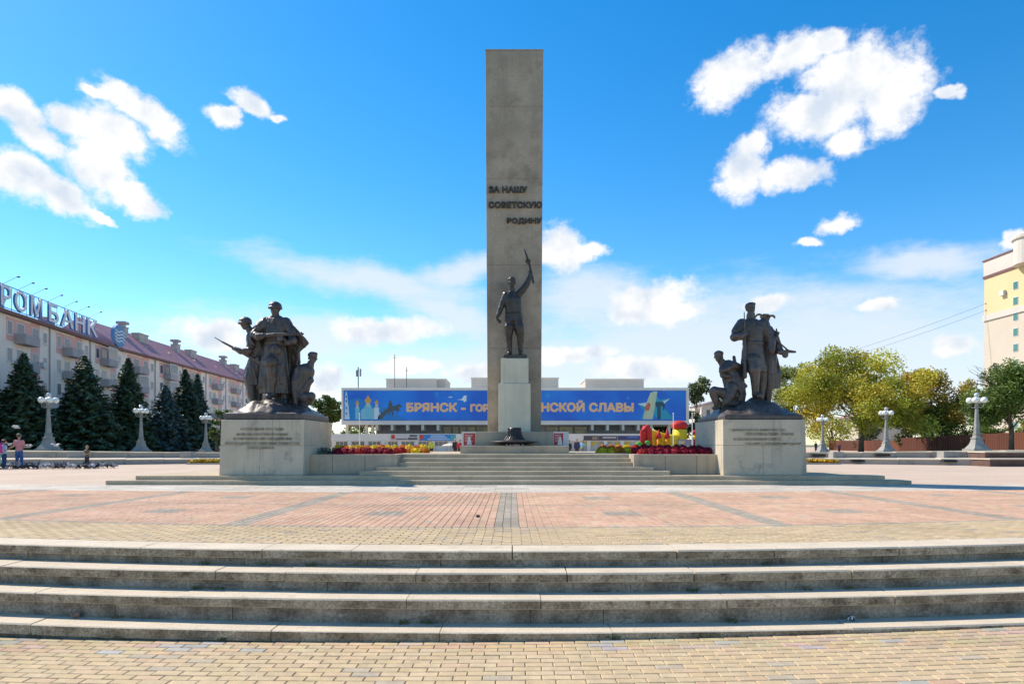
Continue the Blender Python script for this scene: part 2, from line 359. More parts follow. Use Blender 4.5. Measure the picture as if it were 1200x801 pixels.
def brick_mesh(lx, ly, h=0.04, ch=0.006):
    a, b = lx / 2, ly / 2
    v = [(-a, -b, -h), (a, -b, -h), (a, b, -h), (-a, b, -h), (-a, -b, -ch), (a, -b, -ch), (a, b, -ch), (-a, b, -ch),
         (-a + ch, -b + ch, 0), (a - ch, -b + ch, 0), (a - ch, b - ch, 0), (-a + ch, b - ch, 0)]
    f = [(8, 9, 10, 11)] + [(4 + i, 4 + (i + 1) % 4, 8 + (i + 1) % 4, 8 + i) for i in range(4)] + [(i, (i + 1) % 4, 4 + (i + 1) % 4, 4 + i) for i in range(4)]
    return v, f
def joined_bricks(name, cells, m, parent, h=0.03, ch=0.006):
    """cells: (x, y, z, lx, ly, rot, colour) -> one mesh of individually raised bricks"""
    n = len(cells); A = np.array([c[:6] for c in cells], float)
    bv = np.array(brick_mesh(2, 2, 1, 0)[0])            # unit
    sx = A[:, 3] / 2; sy = A[:, 4] / 2
    V = np.zeros((n, 12, 3))
    lx = bv[:, 0][None] * sx[:, None]; ly = bv[:, 1][None] * sy[:, None]
    top = np.arange(12) >= 8; mid = (np.arange(12) >= 4) & ~top
    lx = lx - np.sign(lx) * ch * top; ly = ly - np.sign(ly) * ch * top
    lz = np.where(top, 0.0, np.where(mid, -ch, -h))[None].repeat(n, 0)
    tiltx = npr.normal(0, .004, n)[:, None]; tilty = npr.normal(0, .006, n)[:, None]
    lz = lz + lx * tiltx + ly * tilty
    c, s_ = np.cos(A[:, 5])[:, None], np.sin(A[:, 5])[:, None]
    V[:, :, 0] = A[:, 0][:, None] + lx * c - ly * s_; V[:, :, 1] = A[:, 1][:, None] + lx * s_ + ly * c; V[:, :, 2] = A[:, 2][:, None] + lz
    Fb = np.array([f for f in brick_mesh(2, 2)[1]])
    Fa = (Fb[None] + (np.arange(n) * 12)[:, None, None]).reshape(-1, 4)
    cols = np.repeat(np.array([c_[6] for c_ in cells]), len(Fb), axis=0)
    o = obj(name, V.reshape(-1, 3), Fa, m, parent, tint=cols)
    tag(o, kind='stuff'); return o
def single_bricks(cells, m, parent, ch=0.006):
    cache = {}
    for (x, y, z, lx, ly, rot, c) in cells:
        k = (round(lx, 3), round(ly, 3))
        if k not in cache:
            v, f = brick_mesh(lx, ly, 0.03, ch); me = bpy.data.meshes.new('brick'); me.from_pydata(v, [], f); me.materials.append(m); cache[k] = me
        piece('brick', cache[k], parent, (x, y, z + rng.gauss(0, .0012)), (rng.gauss(0, .005), rng.gauss(0, .003), rot))

# --- lower pavement: running bond of yellow pavers in front of the stairs
low = grid_sheet('lower_pavement', M_joint, np.linspace(-12, 12, 13), [2.0, 4, 5, 6, 6.75], lambda X, Y_: low_z(X) - 0.012, usewarp=True)
cells = []
PX, PY = .2485, .1086
d = 6.60; row = 0
while d > 3.4:
    off = (row * .5 + rng.uniform(-.06, .06)) * PX
    for k in range(-46, 47):
        x = k * PX + off
        if abs(x) > 11: continue
        dc = d - PY / 2
        y = float(warp(x, dc)); sl = (float(warp(x + .05, dc)) - float(warp(x - .05, dc))) / .1
        q = rng.random()
        if q < .10: c = rng.choice([(.44, .40, .35), (.42, .38, .33), (.46, .42, .37)])
        elif q < .20: c = rng.choice([(.56, .41, .31), (.57, .42, .32), (.53, .39, .29)])
        else: c = rng.choice(YEL[:9])
        c = tuple(v * rng.uniform(.93, 1.06) for v in c)
        cells.append((x, y, float(low_z(x)), PX - .0065, PY - .0065, math.atan(sl) + rng.gauss(0, .006), c))
    d -= PY; row += 1
vis = [c for c in cells if abs(c[0]) < .775 * c[1] and c[1] > 5.38]
vis.sort(key=lambda c: c[1]); near = vis[:300]; ids = set(id(c) for c in near)
single_bricks(near, M_brick, low); joined_bricks('brick_field', [c for c in cells if id(c) not in ids], M_brick_all, low)

# --- the four lower stairs, cut from long slabs laid on a gentle curve
TREADS = [(6.61, -.645), (6.912, -.395), (7.245, -.185), (7.600, 0.0)]
stairs = thing('stone_stairs', None, None, (0, 6.6, -.73), kind='structure')
def arc_slab(x0, x1, dprof, zprof, n=4, jig=0.0):
    """profile polygon (d,z) swept along the curved step"""
    xs = np.linspace(x0, x1, n + 1); vs = []; k = len(dprof)
    for x in xs:
        for dd, zz in zip(dprof, zprof): vs.append((x, float(warp(x, dd)), zz))
    fs = [(i * k + j, i * k + (j + 1) % k, (i + 1) * k + (j + 1) % k, (i + 1) * k + j) for i in range(n) for j in range(k)]
    fs += [tuple(range(k - 1, -1, -1)), tuple(range(n * k, (n + 1) * k))]
    b = MB(); b.add(vs, fs); return b
JX = [[-7.6, -5.0, -2.42, -.72, 1.0, 3.45, 6.0, 8.4], [-8, -5.2, -3.55, -1.1, 0.3, 2.25, 4.1, 6.3, 8.5],
      [-8.2, -5.9, -3.3, -2.5, -1.05, .6, 2.0, 3.8, 6.1, 8.6], [-8.6, -6.8, -4.4, -2.9, -1.85, 0.0, 1.9, 3.05, 4.6, 6.6, 8.8]]
for i, (df, z) in enumerate(TREADS):
    zb = TREADS[i - 1][1] if i else -.86
    cap = .10 if i else .11
    back = TREADS[i + 1][0] + .06 if i < 3 else 8.06
    for a, b in zip(JX[i][:-1], JX[i][1:]):
        js = rng.uniform(-.009, .009); jz = rng.uniform(-.007, .003)
        w = rng.choice([.007, .009, .012, .018])
        o = arc_slab(a + w / 2, b - w / 2, [df + js, df + js, df + js + .012, back, back], [z - cap, z - .014, z + jz, z + jz, z - cap], 6).build('step_slab', M_tread, stairs)
        # rough-hewn front edge of the slab
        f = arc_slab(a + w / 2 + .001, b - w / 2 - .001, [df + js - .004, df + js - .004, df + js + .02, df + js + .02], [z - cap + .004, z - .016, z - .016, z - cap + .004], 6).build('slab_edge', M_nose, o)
    if i or True:
        j2 = [x + rng.uniform(.5, 1.4) for x in JX[i]]
        if i:
            for a, b in zip(j2[:-1], j2[1:]):
                js = rng.uniform(-.006, .006)
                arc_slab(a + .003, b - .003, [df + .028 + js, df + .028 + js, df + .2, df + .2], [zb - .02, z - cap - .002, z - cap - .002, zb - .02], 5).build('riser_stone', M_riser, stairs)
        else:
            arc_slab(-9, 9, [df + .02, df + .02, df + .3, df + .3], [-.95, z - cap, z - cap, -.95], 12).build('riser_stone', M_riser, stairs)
core = arc_slab(-12, 12, [6.8, 6.8, 7.15, 7.15, 7.5, 7.5, 8.2, 8.2], [-1.0, -.80, -.80, -.53, -.53, -.33, -.33, -1.0], 16).build('stair_core', M_riser, stairs)

# weeds rooted in the stair joints
wb_c = []; wb_n = []
for i, (df, z) in enumerate(TREADS):
    zb = TREADS[i - 1][1] if i else None
    for x in [rng.choice(JX[i]) + rng.uniform(-.03, .03) for _ in range(3)] + [rng.uniform(-5, 5) for _ in range(3)]:
        zz = (zb if zb is not None else float(low_z(x))); k = rng.randint(14, 40)
        for q in range(k):
            a = rng.uniform(-.06, .06); wb_c.append((x + a, float(warp(x, df)) - .012 + rng.uniform(-.02, .015), zz + rng.uniform(.0, .035))); wb_n.append((rng.uniform(-1, 1), -1, rng.uniform(0, .8)))
weeds = (np.array(wb_c), np.array(wb_n))

# --- plaza paving
plaza = grid_sheet('plaza', M_joint, np.linspace(-17, 17, 18), [8.05, 9, 10, 12, 14, 16, 18, 19.85], -0.014)
big = []                                                    # far paving sheets, butted round the brick field
far = MB()
def quad(x0, x1, y0, y1, z): far.add([(x0, y0, z), (x1, y0, z), (x1, y1, z), (x0, y1, z)], [(0, 1, 2, 3)])
quad(-17, 17, 19.85, 34, -.001); quad(-200, -17, 8.3, 34, -.001); quad(17, 200, 8.3, 34, -.001); quad(-200, 200, 34, 260, -.001)
fo = far.build('plaza_paving', M_far, fix=False); tag(fo, kind='structure')

cells = []
X0 = -.14; PITCH = 4.13; CW = PITCH / 33
def visx(y): return abs_lim(y)
def colr(base_): 
    c = rng.choice(base_); k = rng.uniform(.93, 1.07); return tuple(v * k for v in c)
def inrect(x, dd):
    fx = ((x - X0 + PITCH * 50.5) % PITCH) - 0                      # distance from the stripe grid
    xc = abs(((x - X0) % PITCH) - PITCH / 2)
    return (xc < .36 and (abs(dd - 11.6) < .34 or abs(dd - 15.0) < .36))
# yellow border band, running bond along the stairs
d = 8.075; row = 0
while d < 9.70:
    dc = d + PY / 2
    for k in range(-66, 67):
        x = k * PX + (row % 2) * PX / 2
        if abs(x) > 15.8: continue
        y = float(warp(x, dc)); sl = (float(warp(x + .05, dc)) - float(warp(x - .05, dc))) / .1
        cells.append((x, y, 0., PX - .008, PY - .008, math.atan(sl), colr(YEL[:9] if rng.random() > .03 else GRY)))
    d += PY; row += 1
# red panels between grey stripes
rows = [(9.70, .125, 'g')]; d = 9.825
while d < 16.75:
    if abs(d - 13.2) < .1 and rows[-1][2] != 'g': rows.append((d, .125, 'g')); d += .125
    else: rows.append((d, .245, 'r')); d += .245
for (dd, h, kind) in rows:
    dc = dd + h / 2
    for k in range(-150, 151):
        x = X0 + (k + .5) * CW
        if abs(x) > 16.2: continue
        kk = (k + 1) % 33
        grey = kind == 'g' or kk in (0, 1, 2) or inrect(x, dc)
        y = float(warp(x, dc)); sl = (float(warp(x + .05, dc)) - float(warp(x - .05, dc))) / .1
        c = colr(GRY if grey else RED)
        if not grey and rng.random() < .05: c = colr(YEL)
        cells.append((x, y, 0., CW - .006, h - .006, math.atan(sl), c))
d_end = dd + h
vis = sorted([c for c in cells if abs(c[0]) < .775 * c[1]], key=lambda c: c[1]); near = vis[:300]; ids = set(id(c) for c in near)
single_bricks(near, M_brick, plaza); joined_bricks('brick_field', [c for c in cells if id(c) not in ids], M_brick_all, plaza, ch=.004)
# pale slab belt at the foot of the podium
cells = []
PALE = [(.56, .50, .42), (.53, .48, .40), (.58, .53, .45), (.50, .45, .38), (.55, .48, .40)]
d = d_end; row = 0
while d < 19.8:
    h = min(.56, 19.86 - d)
    for k in range(-19, 20):
        x = k * .9 + (row % 2) * .45
        dc = d + h / 2; y = float(warp(x, dc)); sl = (float(warp(x + .05, dc)) - float(warp(x - .05, dc))) / .1
        if abs(x) > 16.6: continue
        cells.append((x, y, 0., .892, h - .008, math.atan(sl), colr(PALE)))
    d += h; row += 1
cells.sort(key=lambda c: c[1])
joined_bricks('pale_slab', cells, M_slabs, plaza, ch=.004)

# ============================================================ MONUMENT PODIUM
CX = 0.09
ST = .1276
pod = thing('monument_podium', 'broad pale stone stepped podium carrying the tall stele and both bronze groups', 'podium', (CX, 20, 0))
def slab_course(x0, x1, y0, y1, z0, z1, ln, m=M_podium, name='step_slab', gap=.006, par=pod, ret=True):
    n = max(1, round((x1 - x0) / ln)); cuts = [x0] + sorted([x0 + (x1 - x0) * (i + rng.uniform(-.2, .2)) / n for i in range(1, n)]) + [x1]
    for a, b in zip(cuts[:-1], cuts[1:]):
        j = rng.uniform(-.006, .004); jz = rng.uniform(-.003, .002)
        p = [(y0 + j, z0), (y0 + j, z1 - .01 + jz), (y0 + j + .01, z1 + jz), (y1, z1 + jz), (y1, z0)]
        bb = MB(); bb.prism(p, a + gap / 2, b - gap / 2, 'yz'); bb.build(name, m, par)
XL1, XR1, XL2, XR2 = -12.15, 11.95, -11.45, 11.35
body = MB()
body.box(XL1 + .03, XR1 - .03, 19.95, 31, -.1, ST - .02); body.build('step_core', M_podium, pod)
slab_course(XL1, XR1, 19.9, 20.36, 0, ST, 1.7)
slab_course(XL1, XR1, 20.362, 31.0, 0.0, ST - .004, 3.0, name='deck_slab')
slab_course(XL2, XR2, 20.25, 20.70, ST + .001, 2 * ST, 1.6)
slab_course(XL2, XR2, 20.702, 30.6, ST + .001, 2 * ST - .004, 2.6, name='deck_slab')
fl = [(3, 20.60, 421, 785), (4, 20.95, 441, 766), (5, 21.30, 460, 745), (6, 21.65, 465.5, 742.5), (7, 22.0, 465.5, 742.5)]
PWL, PWR = at(465.5, 0, 21.1).x, at(742.6, 0, 21.1).x
for (i, D, a, b) in fl:
    z1 = i * ST; z0 = (i - 1) * ST
    xa, xb = (a - 600) / 780 * D, (b - 600) / 780 * D
    if i >= 5: xa, xb = PWL + .004, PWR - .004
    y1 = D + .36 if i < 7 else 24
    if i < 5:
        slab_course(xa, xb, D, min(D + .36, 21.09), z0 + .001, z1, 1.35)
    elif i == 5:
        slab_course(xa, xb, 21.3, 21.66, 2 * ST + .001, z1, 1.35)
    else:
        slab_course(xa, xb, D, y1, z0 - ST * .5, z1, 1.35)
inner = MB(); inner.box(PWL + .004, PWR - .004, 20.97, 21.3, 2 * ST + .001, 4 * ST - .004); inner.build('step_core', M_podium, pod)
# planter walls either side of the flight, and the upper deck
DZ = 7 * ST
for s, (xa, xb) in ((-1, (at(356, 0, 21.1).x - .12, PWL)), (1, (PWR, at(849, 0, 21.1).x + .12))):
    cuts = np.linspace(xa, xb, 4); 
    for a, b in zip(cuts[:-1], cuts[1:]):
        bb = MB(); bb.box(a + .003, b - .003, 21.1, 21.42, 2 * ST - .003, DZ); o = bb.build('wall_panel', M_conc, pod); bevel(o, .012)
    bb = MB(); bb.box(xa, xb, 21.422, 29.8, 2 * ST - .003, DZ - .10); bb.build('planter_core', M_conc, pod)
    # deck-side kerb of the planter
    bb = MB(); xx = xb if s < 0 else xa; bb.box(min(xx, xx - s * -.0) - (.22 if s < 0 else 0), xx + (0 if s < 0 else .22), 21.424, 29.8, DZ - .098, DZ + .0); bb.build('planter_kerb', M_conc, pod)
slab_course(PWL + .004, PWR - .004, 24.002, 29.8, 2 * ST, DZ - .002, 1.6, name='deck_slab')
# deck platform in two tiers under the stele
par_b = thing('stele_platform', 'low two-tier grey concrete platform directly under the tall stele', 'platform', (CX, 22.8, DZ))
bb = MB(); bb.box(CX - 1.86, CX + 1.86, 22.75, 28.2, DZ - .002, 1.16); bevel(bb.build('lower_tier', M_conc, par_b), .01)
bb = MB(); bb.box(CX - 1.45, CX + 1.45, 24.1, 28.0, 1.16, 1.67); bevel(bb.build('upper_tier', M_conc, par_b), .01)

# --- stele
SY = 25.6
ste = thing('tall_stele', 'tall weathered concrete slab rising behind the column with the raised-gun statue', 'stele', (CX, SY, 1.67))
zt = EYE + 461 / 780 * SY
cuts = [1.67, zt]
b = MB(); wb, wt = wid(62.5, SY) / 2, wid(68, SY) / 2
nz = 24; nx = 6
cutz = [1.67, 4.9, 8.1, EYE + (520 - 209) / 780 * SY, 14.2, zt]
for za, zb_ in zip(cutz[:-1], cutz[1:]):
    f0, f1 = (za - 1.67) / (zt - 1.67), (zb_ - 1.67) / (zt - 1.67); b = MB()
    b.frustum(CX, SY + .6, za + .0015, zb_ - .0015, wb + (wt - wb) * f0, .6, wb + (wt - wb) * f1, .6)
    bevel(b.build('shaft_section', M_stele, ste), .012)
cp = MB(); cp.box(CX - wt - .012, CX + wt + .012, SY - .012, SY + 1.212, zt, zt + .035); cp.build('coping', M_conc, ste)
for t, x0, x1, y in (('ЗА НАШУ', 572.5, 618, 225.5), ('СОВЕТСКУЮ', 572.5, 635.5, 243.5), ('РОДИНУ', 594, 635, 261.5)):
    p = at(x0, y, SY - .03)
    lettering('inscription_line', t, .34, M_letter, ste, p, extrude=.035, width=wid(x1 - x0, SY), height=wid(7.6, SY) * (1.14 if False else 1), weight=.012)
# --- column
colm = thing('statue_column', 'square pale stone column in front of the stele, under the raised-gun statue', 'column', (CX, 24.75, 1.67))
b = MB(); b.box(at(584.2, 0, 24.6).x, at(621.8, 0, 24.6).x, 24.6, 25.58, 1.67, EYE + 71 / 780 * 24.6); bevel(b.build('lower_block', M_col, colm), .012)
b = MB(); b.box(at(587, 0, 24.66).x, at(619.4, 0, 24.66).x, 24.66, 25.5, EYE + 71 / 780 * 24.6, EYE + 100.5 / 780 * 24.66); bevel(b.build('upper_block', M_col, colm), .012)
zc = EYE + 100.5 / 780 * 24.66
# --- flame bowl
FB = Vector((at(603, 0, 23.55).x, 23.55, 0))
fb = thing('flame_bowl', 'dark bronze eternal flame bowl with a fluted collar and wide brim', 'fire bowl', (FB.x, FB.y, 1.16))
w = wid(1, 23.55)
b = MB(); b.lathe(FB.x, FB.y, [(12 * w, 1.165), (12.5 * w, EYE - .02), (20 * w, EYE + .03), (29 * w, EYE + .075), (28.5 * w, EYE + .10), (20 * w, EYE + .11), (15 * w, EYE + .14)], 40); b.build('brim', M_iron, fb, smooth=True)
b = MB(); b.lathe(FB.x, FB.y, [(15 * w, EYE + .13), (11.3 * w, EYE + .17), (8.6 * w, EYE + .28), (7.4 * w, EYE + .42), (7.1 * w, EYE + .58), (6.2 * w, EYE + .58), (5.9 * w, EYE + .3)], 32); b.build('collar', M_iron, fb, smooth=True)
for k in range(24):
    t = 2 * math.pi * k / 24
    pr = [(12.0 * w, EYE + .165), (9.0 * w, EYE + .28), (7.8 * w, EYE + .42), (7.45 * w, EYE + .57)]
    b = MB(); b.tube([(FB.x + r * math.cos(t), FB.y + r * math.sin(t), z) for r, z in pr], [.012, .012, .01, .009], 5); b.build('rib', M_letter, fb)
lay = MB(); 
for k in range(14): lay.ball((FB.x + rng.uniform(-.35, .4), 22.95 + rng.uniform(0, .14), 1.185), (.04, .03, .03), 6, 4)
tag(lay.build('cut_flowers', mat('pale_petals', (.8, .72, .72), (.6, .35, .4), scale=14)), 'row of pale cut flowers laid at the foot of the flame bowl', 'flowers')
# posters on white boards flanking the platform
for px0, px1, side, lb in ((541, 557.5, 1, 'red poster on a white board left of the stele platform'), (648.5, 666.5, -1, 'red poster on a white board right of the stele platform')):
    D = 24.06; xa, xb = at(px0, 0, D).x, at(px1, 0, D).x; za, zb = at(0, 523, D).z, at(0, 505.5, D).z
    t = thing('poster_board', lb, 'poster', ((xa + xb) / 2, D, za))
    b = MB(); b.box(xa, xb, D, D + .03, 1.162, zb); b.build('board', flat('white_board', (.68, .64, .62)), t)
    ra, rb = (xa + .07, xb - .02) if side > 0 else (xa + .02, xb - .2)
    b = MB(); b.box(ra, rb, D - .006, D, za + .05, zb - .06); b.build('red_print', flat('red_print', (.45, .05, .045)), t)
    b = MB()
    for k in range(5): b.box(ra + .04, rb - rng.uniform(.05, .2), D - .009, D - .0061, zb - .13 - k * .055, zb - .115 - k * .055)
    b.build('white_lines', flat('white_print', (.75, .7, .66)), t, fix=False)
    b = MB(); cxp = (rb - .12) if side < 0 else (ra + .2)
    b.prism([(cxp - .09, za + .06), (cxp + .1, za + .06), (cxp + .06, za + .24), (cxp + .04, za + .36), (cxp - .03, za + .36), (cxp - .05, za + .24)], D - .012, D - .0062); b.build('pale_figure', flat('white_print', (.7, .7, .7)), t)

# --- pedestals
PD = 20.5
def pedestal(x0, x1, x0t, x1t, lines, label, aligns):
    zb, zt_ = 2 * ST, EYE + (520 - 491.2) / 780 * PD
    A, B = at(x0, 0, PD).x, at(x1, 0, PD).x; At, Bt = at(x0t, 0, PD).x, at(x1t, 0, PD).x
    t = thing('bronze_group_pedestal', label, 'pedestal', ((A + B) / 2, PD, zb))
    zm = EYE - .0 + (520 - 521.5) / 780 * PD; depth = 3.12; f = (zm - zb) / (zt_ - zb)
    Am, Bm = A + (At - A) * f, B + (Bt - B) * f
    for (za, zc_, p, q, p2, q2) in ((zb, zm, A, B, Am, Bm), (zm, zt_, Am, Bm, At, Bt)):
        cut = .48 if zc_ < zt_ else .62
        for h in (0, 1):
            xa, xb = (p, p + (q - p) * cut) if h == 0 else (p + (q - p) * cut, q); xa2, xb2 = (p2, p2 + (q2 - p2) * cut) if h == 0 else (p2 + (q2 - p2) * cut, q2)
            g_ = .003; vs = []
            for z, u, v in ((za + (g_ if za > zb else 0), xa, xb), (zc_ - g_, xa2, xb2)):
                for (x, y) in ((u + (g_ if h else 0), PD), (v - (0 if h else g_), PD), (v - (0 if h else g_), PD + depth), (u + (g_ if h else 0), PD + depth)): vs.append((x, y, z))
            b = MB(); b.add(vs, [(0, 3, 2, 1), (4, 5, 6, 7), (0, 1, 5, 4), (1, 2, 6, 5), (2, 3, 7, 6), (3, 0, 4, 7)]); bevel(b.build('facing_slab', M_ped, t), .008)
    for (txt, xa, xb, y) in lines:
        lettering('inscription_line', txt, .1, mat('worn_letter', (.15, .125, .09), (.38, .34, .27), rough=.7, scale=5, spread=.2), t, at(xa, y, PD - .018), extrude=.006, width=wid(xb - xa, PD), height=wid(3.6, PD), weight=0)
    return t
pedestal(256.8, 355.2, 259.5, 356.5, [('17 СЕНТЯБРЯ 1943 ГОДА', 282, 332, 504), ('ВОЙСКА СОВЕТСКОЙ АРМИИ', 277.5, 337, 510), ('И ПАРТИЗАНСКИЕ СОЕДИНЕНИЯ', 273.5, 341.5, 515.3), ('ОСВОБОДИЛИ ОТ НЕМЕЦКИХ ФАШИСТОВ', 263.8, 350.5, 520.5), ('ГОРОД БРЯНСК', 290, 321.5, 525.8)],
         'pale stone block pedestal inscribed with five lines, under the soldiers bronze group', None)
pedestal(847.7, 945.6, 847.2, 943.5, [('"...ШУМЕЛ СУРОВО БРЯНСКИЙ ЛЕС,', 854.5, 921, 504.8), ('СПУСКАЛИСЬ СИНИЕ ТУМАНЫ', 874, 930, 510), ('И СОСНЫ СЛЫШАЛИ ОКРЕСТ,', 860, 916, 515.8), ('КАК ШЛИ С ПОБЕДОЙ ПАРТИЗАНЫ"', 874, 939, 520.7)],
         'pale stone block pedestal inscribed with a four-line verse, under the partisans bronze group', None)

# ============================================================ SCULPTED FIGURES
class Clay(MB):
    """solid sculpting helper: overlapping closed forms are fused into one continuous surface"""
    def __init__(s, mp=None, k=1.0): super().__init__(); s.mp = mp or (lambda x, y, d=0: Vector((x, y, d))); s.k = k
    def P(s, p): return s.mp(*p)
    def cap(s, pts, rad):
        ps = [s.P(p) for p in pts]; rs = [r * s.k for r in (rad if isinstance(rad, (list, tuple)) else [rad] * len(pts))]
        s.tube(ps, rs, 12)
        for p, r in zip(ps, rs): s.ball(p, r * 1.0, 12, 8)
        return s
    def ell(s, c, r, rot=None):
        rr = [q * s.k for q in r]; s.ball(s.P(c), (rr[0], rr[2] if len(rr) > 2 else rr[0], rr[1]), 14, 10, Matrix.Rotation(R(rot), 3, 'Y') if rot else None); return s
    def rings(s, rs, n=28, fold=0.0, nf=7, ph=0.0):
        """rs: (x, y, d, half width, half depth[, fold]) stacked rings"""
        vs = []; fs = []
        for j, r in enumerate(rs):
            c = s.P(r[:3]); f = r[5] if len(r) > 5 else fold
            for i in range(n):
                t = 2 * math.pi * i / n; k = 1 + f * math.sin(nf * t + ph + j * .25) + f * .5 * math.sin((nf * 2 - 1) * t + 1.3)
                vs.append(c + Vector((r[3] * s.k * k * math.cos(t), r[4] * s.k * k * math.sin(t), 0)))
        for j in range(len(rs) - 1):
            for i in range(n): fs.append((j * n + i, j * n + (i + 1) % n, (j + 1) * n + (i + 1) % n, (j + 1) * n + i))
        fs.append(tuple(range(n - 1, -1, -1))); fs.append(tuple(range((len(rs) - 1) * n, len(rs) * n)))
        return s.add(vs, fs)
    def sheet(s, rows, th):
        """rows of points -> cloth with thickness th (towards +y/back)"""
        nr, nc = len(rows), len(rows[0]); t = Vector((0, th * s.k, 0)); vs = []
        P_ = [[s.P(p) for p in r] for r in rows]
        for r in P_: vs += r
        for r in P_: vs += [p + t for p in r]
        N_ = nr * nc; fs = []
        for j in range(nr - 1):
            for i in range(nc - 1):
                a = j * nc + i; fs.append((a, a + 1, a + nc + 1, a + nc)); fs.append((N_ + a, N_ + a + nc, N_ + a + nc + 1, N_ + a + 1))
        for i in range(nc - 1):
            fs.append((i, N_ + i, N_ + i + 1, i + 1)); a = (nr - 1) * nc + i; fs.append((a, a + 1, N_ + a + 1, N_ + a))
        for j in range(nr - 1):
            a = j * nc; fs.append((a, a + nc, N_ + a + nc, N_ + a)); a += nc - 1; fs.append((a, N_ + a, N_ + a + nc, a + nc))
        return s.add(vs, fs)
    def head(s, x, y, d, w, h, yaw=0, pitch=0, hair=True, beard=False):
        """head centred at x,y: skull, jaw, brow, nose, lips, ears; yaw>0 turns to picture right"""
        k = s.k; c = s.P((x, y, d)); Mx = Matrix.Rotation(R(yaw), 3, 'Z') @ Matrix.Rotation(R(pitch), 3, 'X')
        def b(dx, dz, dy, r): s.ball(c + Mx @ (Vector((dx * w, dy * w, dz * h)) * k), tuple(q * k for q in r), 12, 9, Mx)
        b(0, .22, .12, (w * .95, w * 1.05, h * .72)); b(0, -.25, -.18, (w * .74, w * .72, h * .62)); b(0, -.68, -.42, (w * .40, w * .36, h * .24))
        b(0, .10, -.74, (w * .66, w * .24, h * .12)); b(0, -.16, -.96, (w * .13, w * .26, h * .22)); b(0, -.27, -1.03, (w * .19, w * .16, h * .09))
        b(-.34, -.12, -.62, (w * .28, w * .2, h * .14)); b(.34, -.12, -.62, (w * .28, w * .2, h * .14))
        b(0, -.50, -.80, (w * .30, w * .14, h * .055)); b(0, -.59, -.76, (w * .24, w * .14, h * .05))
        b(-.93, -.08, .1, (w * .12, w * .2, h * .22)); b(.93, -.08, .1, (w * .12, w * .2, h * .22))
        if beard: b(0, -.78, -.38, (w * .62, w * .5, h * .42)); b(0, -.38, -.86, (w * .44, w * .2, h * .09))
        if hair: b(0, .5, .2, (w * 1.06, w * 1.14, h * .62)); b(.2, .78, -.3, (w * .8, w * .6, h * .3)); b(-.5, .6, -.2, (w * .5, w * .6, h * .3))
        return s
    def hand(s, x, y, d, L_, dirv=(1, 0, 0), curl=0.6, side=(0, 0, 1)):
        """palm, four unequal curled fingers and a thumb; L_ = hand length"""
        c = s.P((x, y, d)); k = s.k; u = Vector(dirv).normalized(); sd_ = Vector(side).normalized(); n_ = u.cross(sd_).normalized(); L_ *= k
        Mx = Matrix((u, sd_, n_)).transposed()
        s.ball(c + u * L_ * .22, (L_ * .30, L_ * .25, L_ * .14), 12, 8, Mx)
        for i, ln in enumerate((.40, .46, .43, .34)):
            o = c + u * L_ * .42 + sd_ * L_ * (.19 - .125 * i); a = o + (u * math.cos(curl) + n_ * math.sin(curl)) * L_ * ln * .55
            e = a + (u * math.cos(curl * 2.3) + n_ * math.sin(curl * 2.3)) * L_ * ln * .5
            s.tube([o, a, e], [L_ * .072, L_ * .066, L_ * .055], 8); s.ball(e, L_ * .055, 8, 6); s.ball(a, L_ * .066, 8, 6)
        o = c + sd_ * L_ * .2 + u * L_ * .05; a = o + (sd_ * .7 + u * .6 + n_ * .3).normalized() * L_ * .26; e = a + (u * .8 + n_ * .6).normalized() * L_ * .2
        s.tube([o, a, e], [L_ * .085, L_ * .075, L_ * .06], 8); s.ball(e, L_ * .06, 8, 6); return s
    def fuse(s, name, m, parent, voxel=0.02, smooth=1, rough=0.0, rscale=8):
        o = s.build(name, m, None)
        o.location = (0, 0, 0)
        rm = o.modifiers.new('r', 'REMESH'); rm.mode = 'VOXEL'; rm.voxel_size = voxel; rm.use_smooth_shade = True
        if smooth: sm = o.modifiers.new('s', 'SMOOTH'); sm.iterations = smooth; sm.factor = 0.5
        dg = bpy.context.evaluated_depsgraph_get(); me = bpy.data.meshes.new_from_object(o.evaluated_get(dg)); bpy.data.objects.remove(o)
        me.materials.clear(); me.materials.append(m)
        co = np.zeros(len(me.vertices) * 3); me.vertices.foreach_get('co', co); co = co.reshape(-1, 3)
        if rough:
            nn = np.zeros(len(me.vertices) * 3); me.vertices.foreach_get('normal', nn); nn = nn.reshape(-1, 3)
            dd = np.array([mnoise.fractal(Vector(p) * rscale, 0.8, 2.0, 3) * .55 + (1.1 - 3.6 * abs(mnoise.fractal(Vector((p[0] * 5.5, p[1] * 5.5, p[2] * 1.3 + p[0] * 1.5)), 0.9, 2.1, 2))) * .8 * (abs(n_[2]) < .75) for p, n_ in zip(co, nn)]); co = co + nn * (dd * rough)[:, None]
        co = co - np.array(rootloc(parent)); me.vertices.foreach_set('co', co.ravel()); me.name = name
        me.polygons.foreach_set('use_smooth', [True] * len(me.polygons)); me.update()
        q = bpy.data.objects.new(name, me); link(q); q.parent = parent; return q

def mapper(ox, oy, sc, D):
    kk = D / 780 / sc
    def mp(x, y, d=0): return Vector((((ox + x / sc) - 600) / 780 * D, D - d * kk, EYE + (520 - (oy + y / sc)) / 780 * D))
    return mp, kk

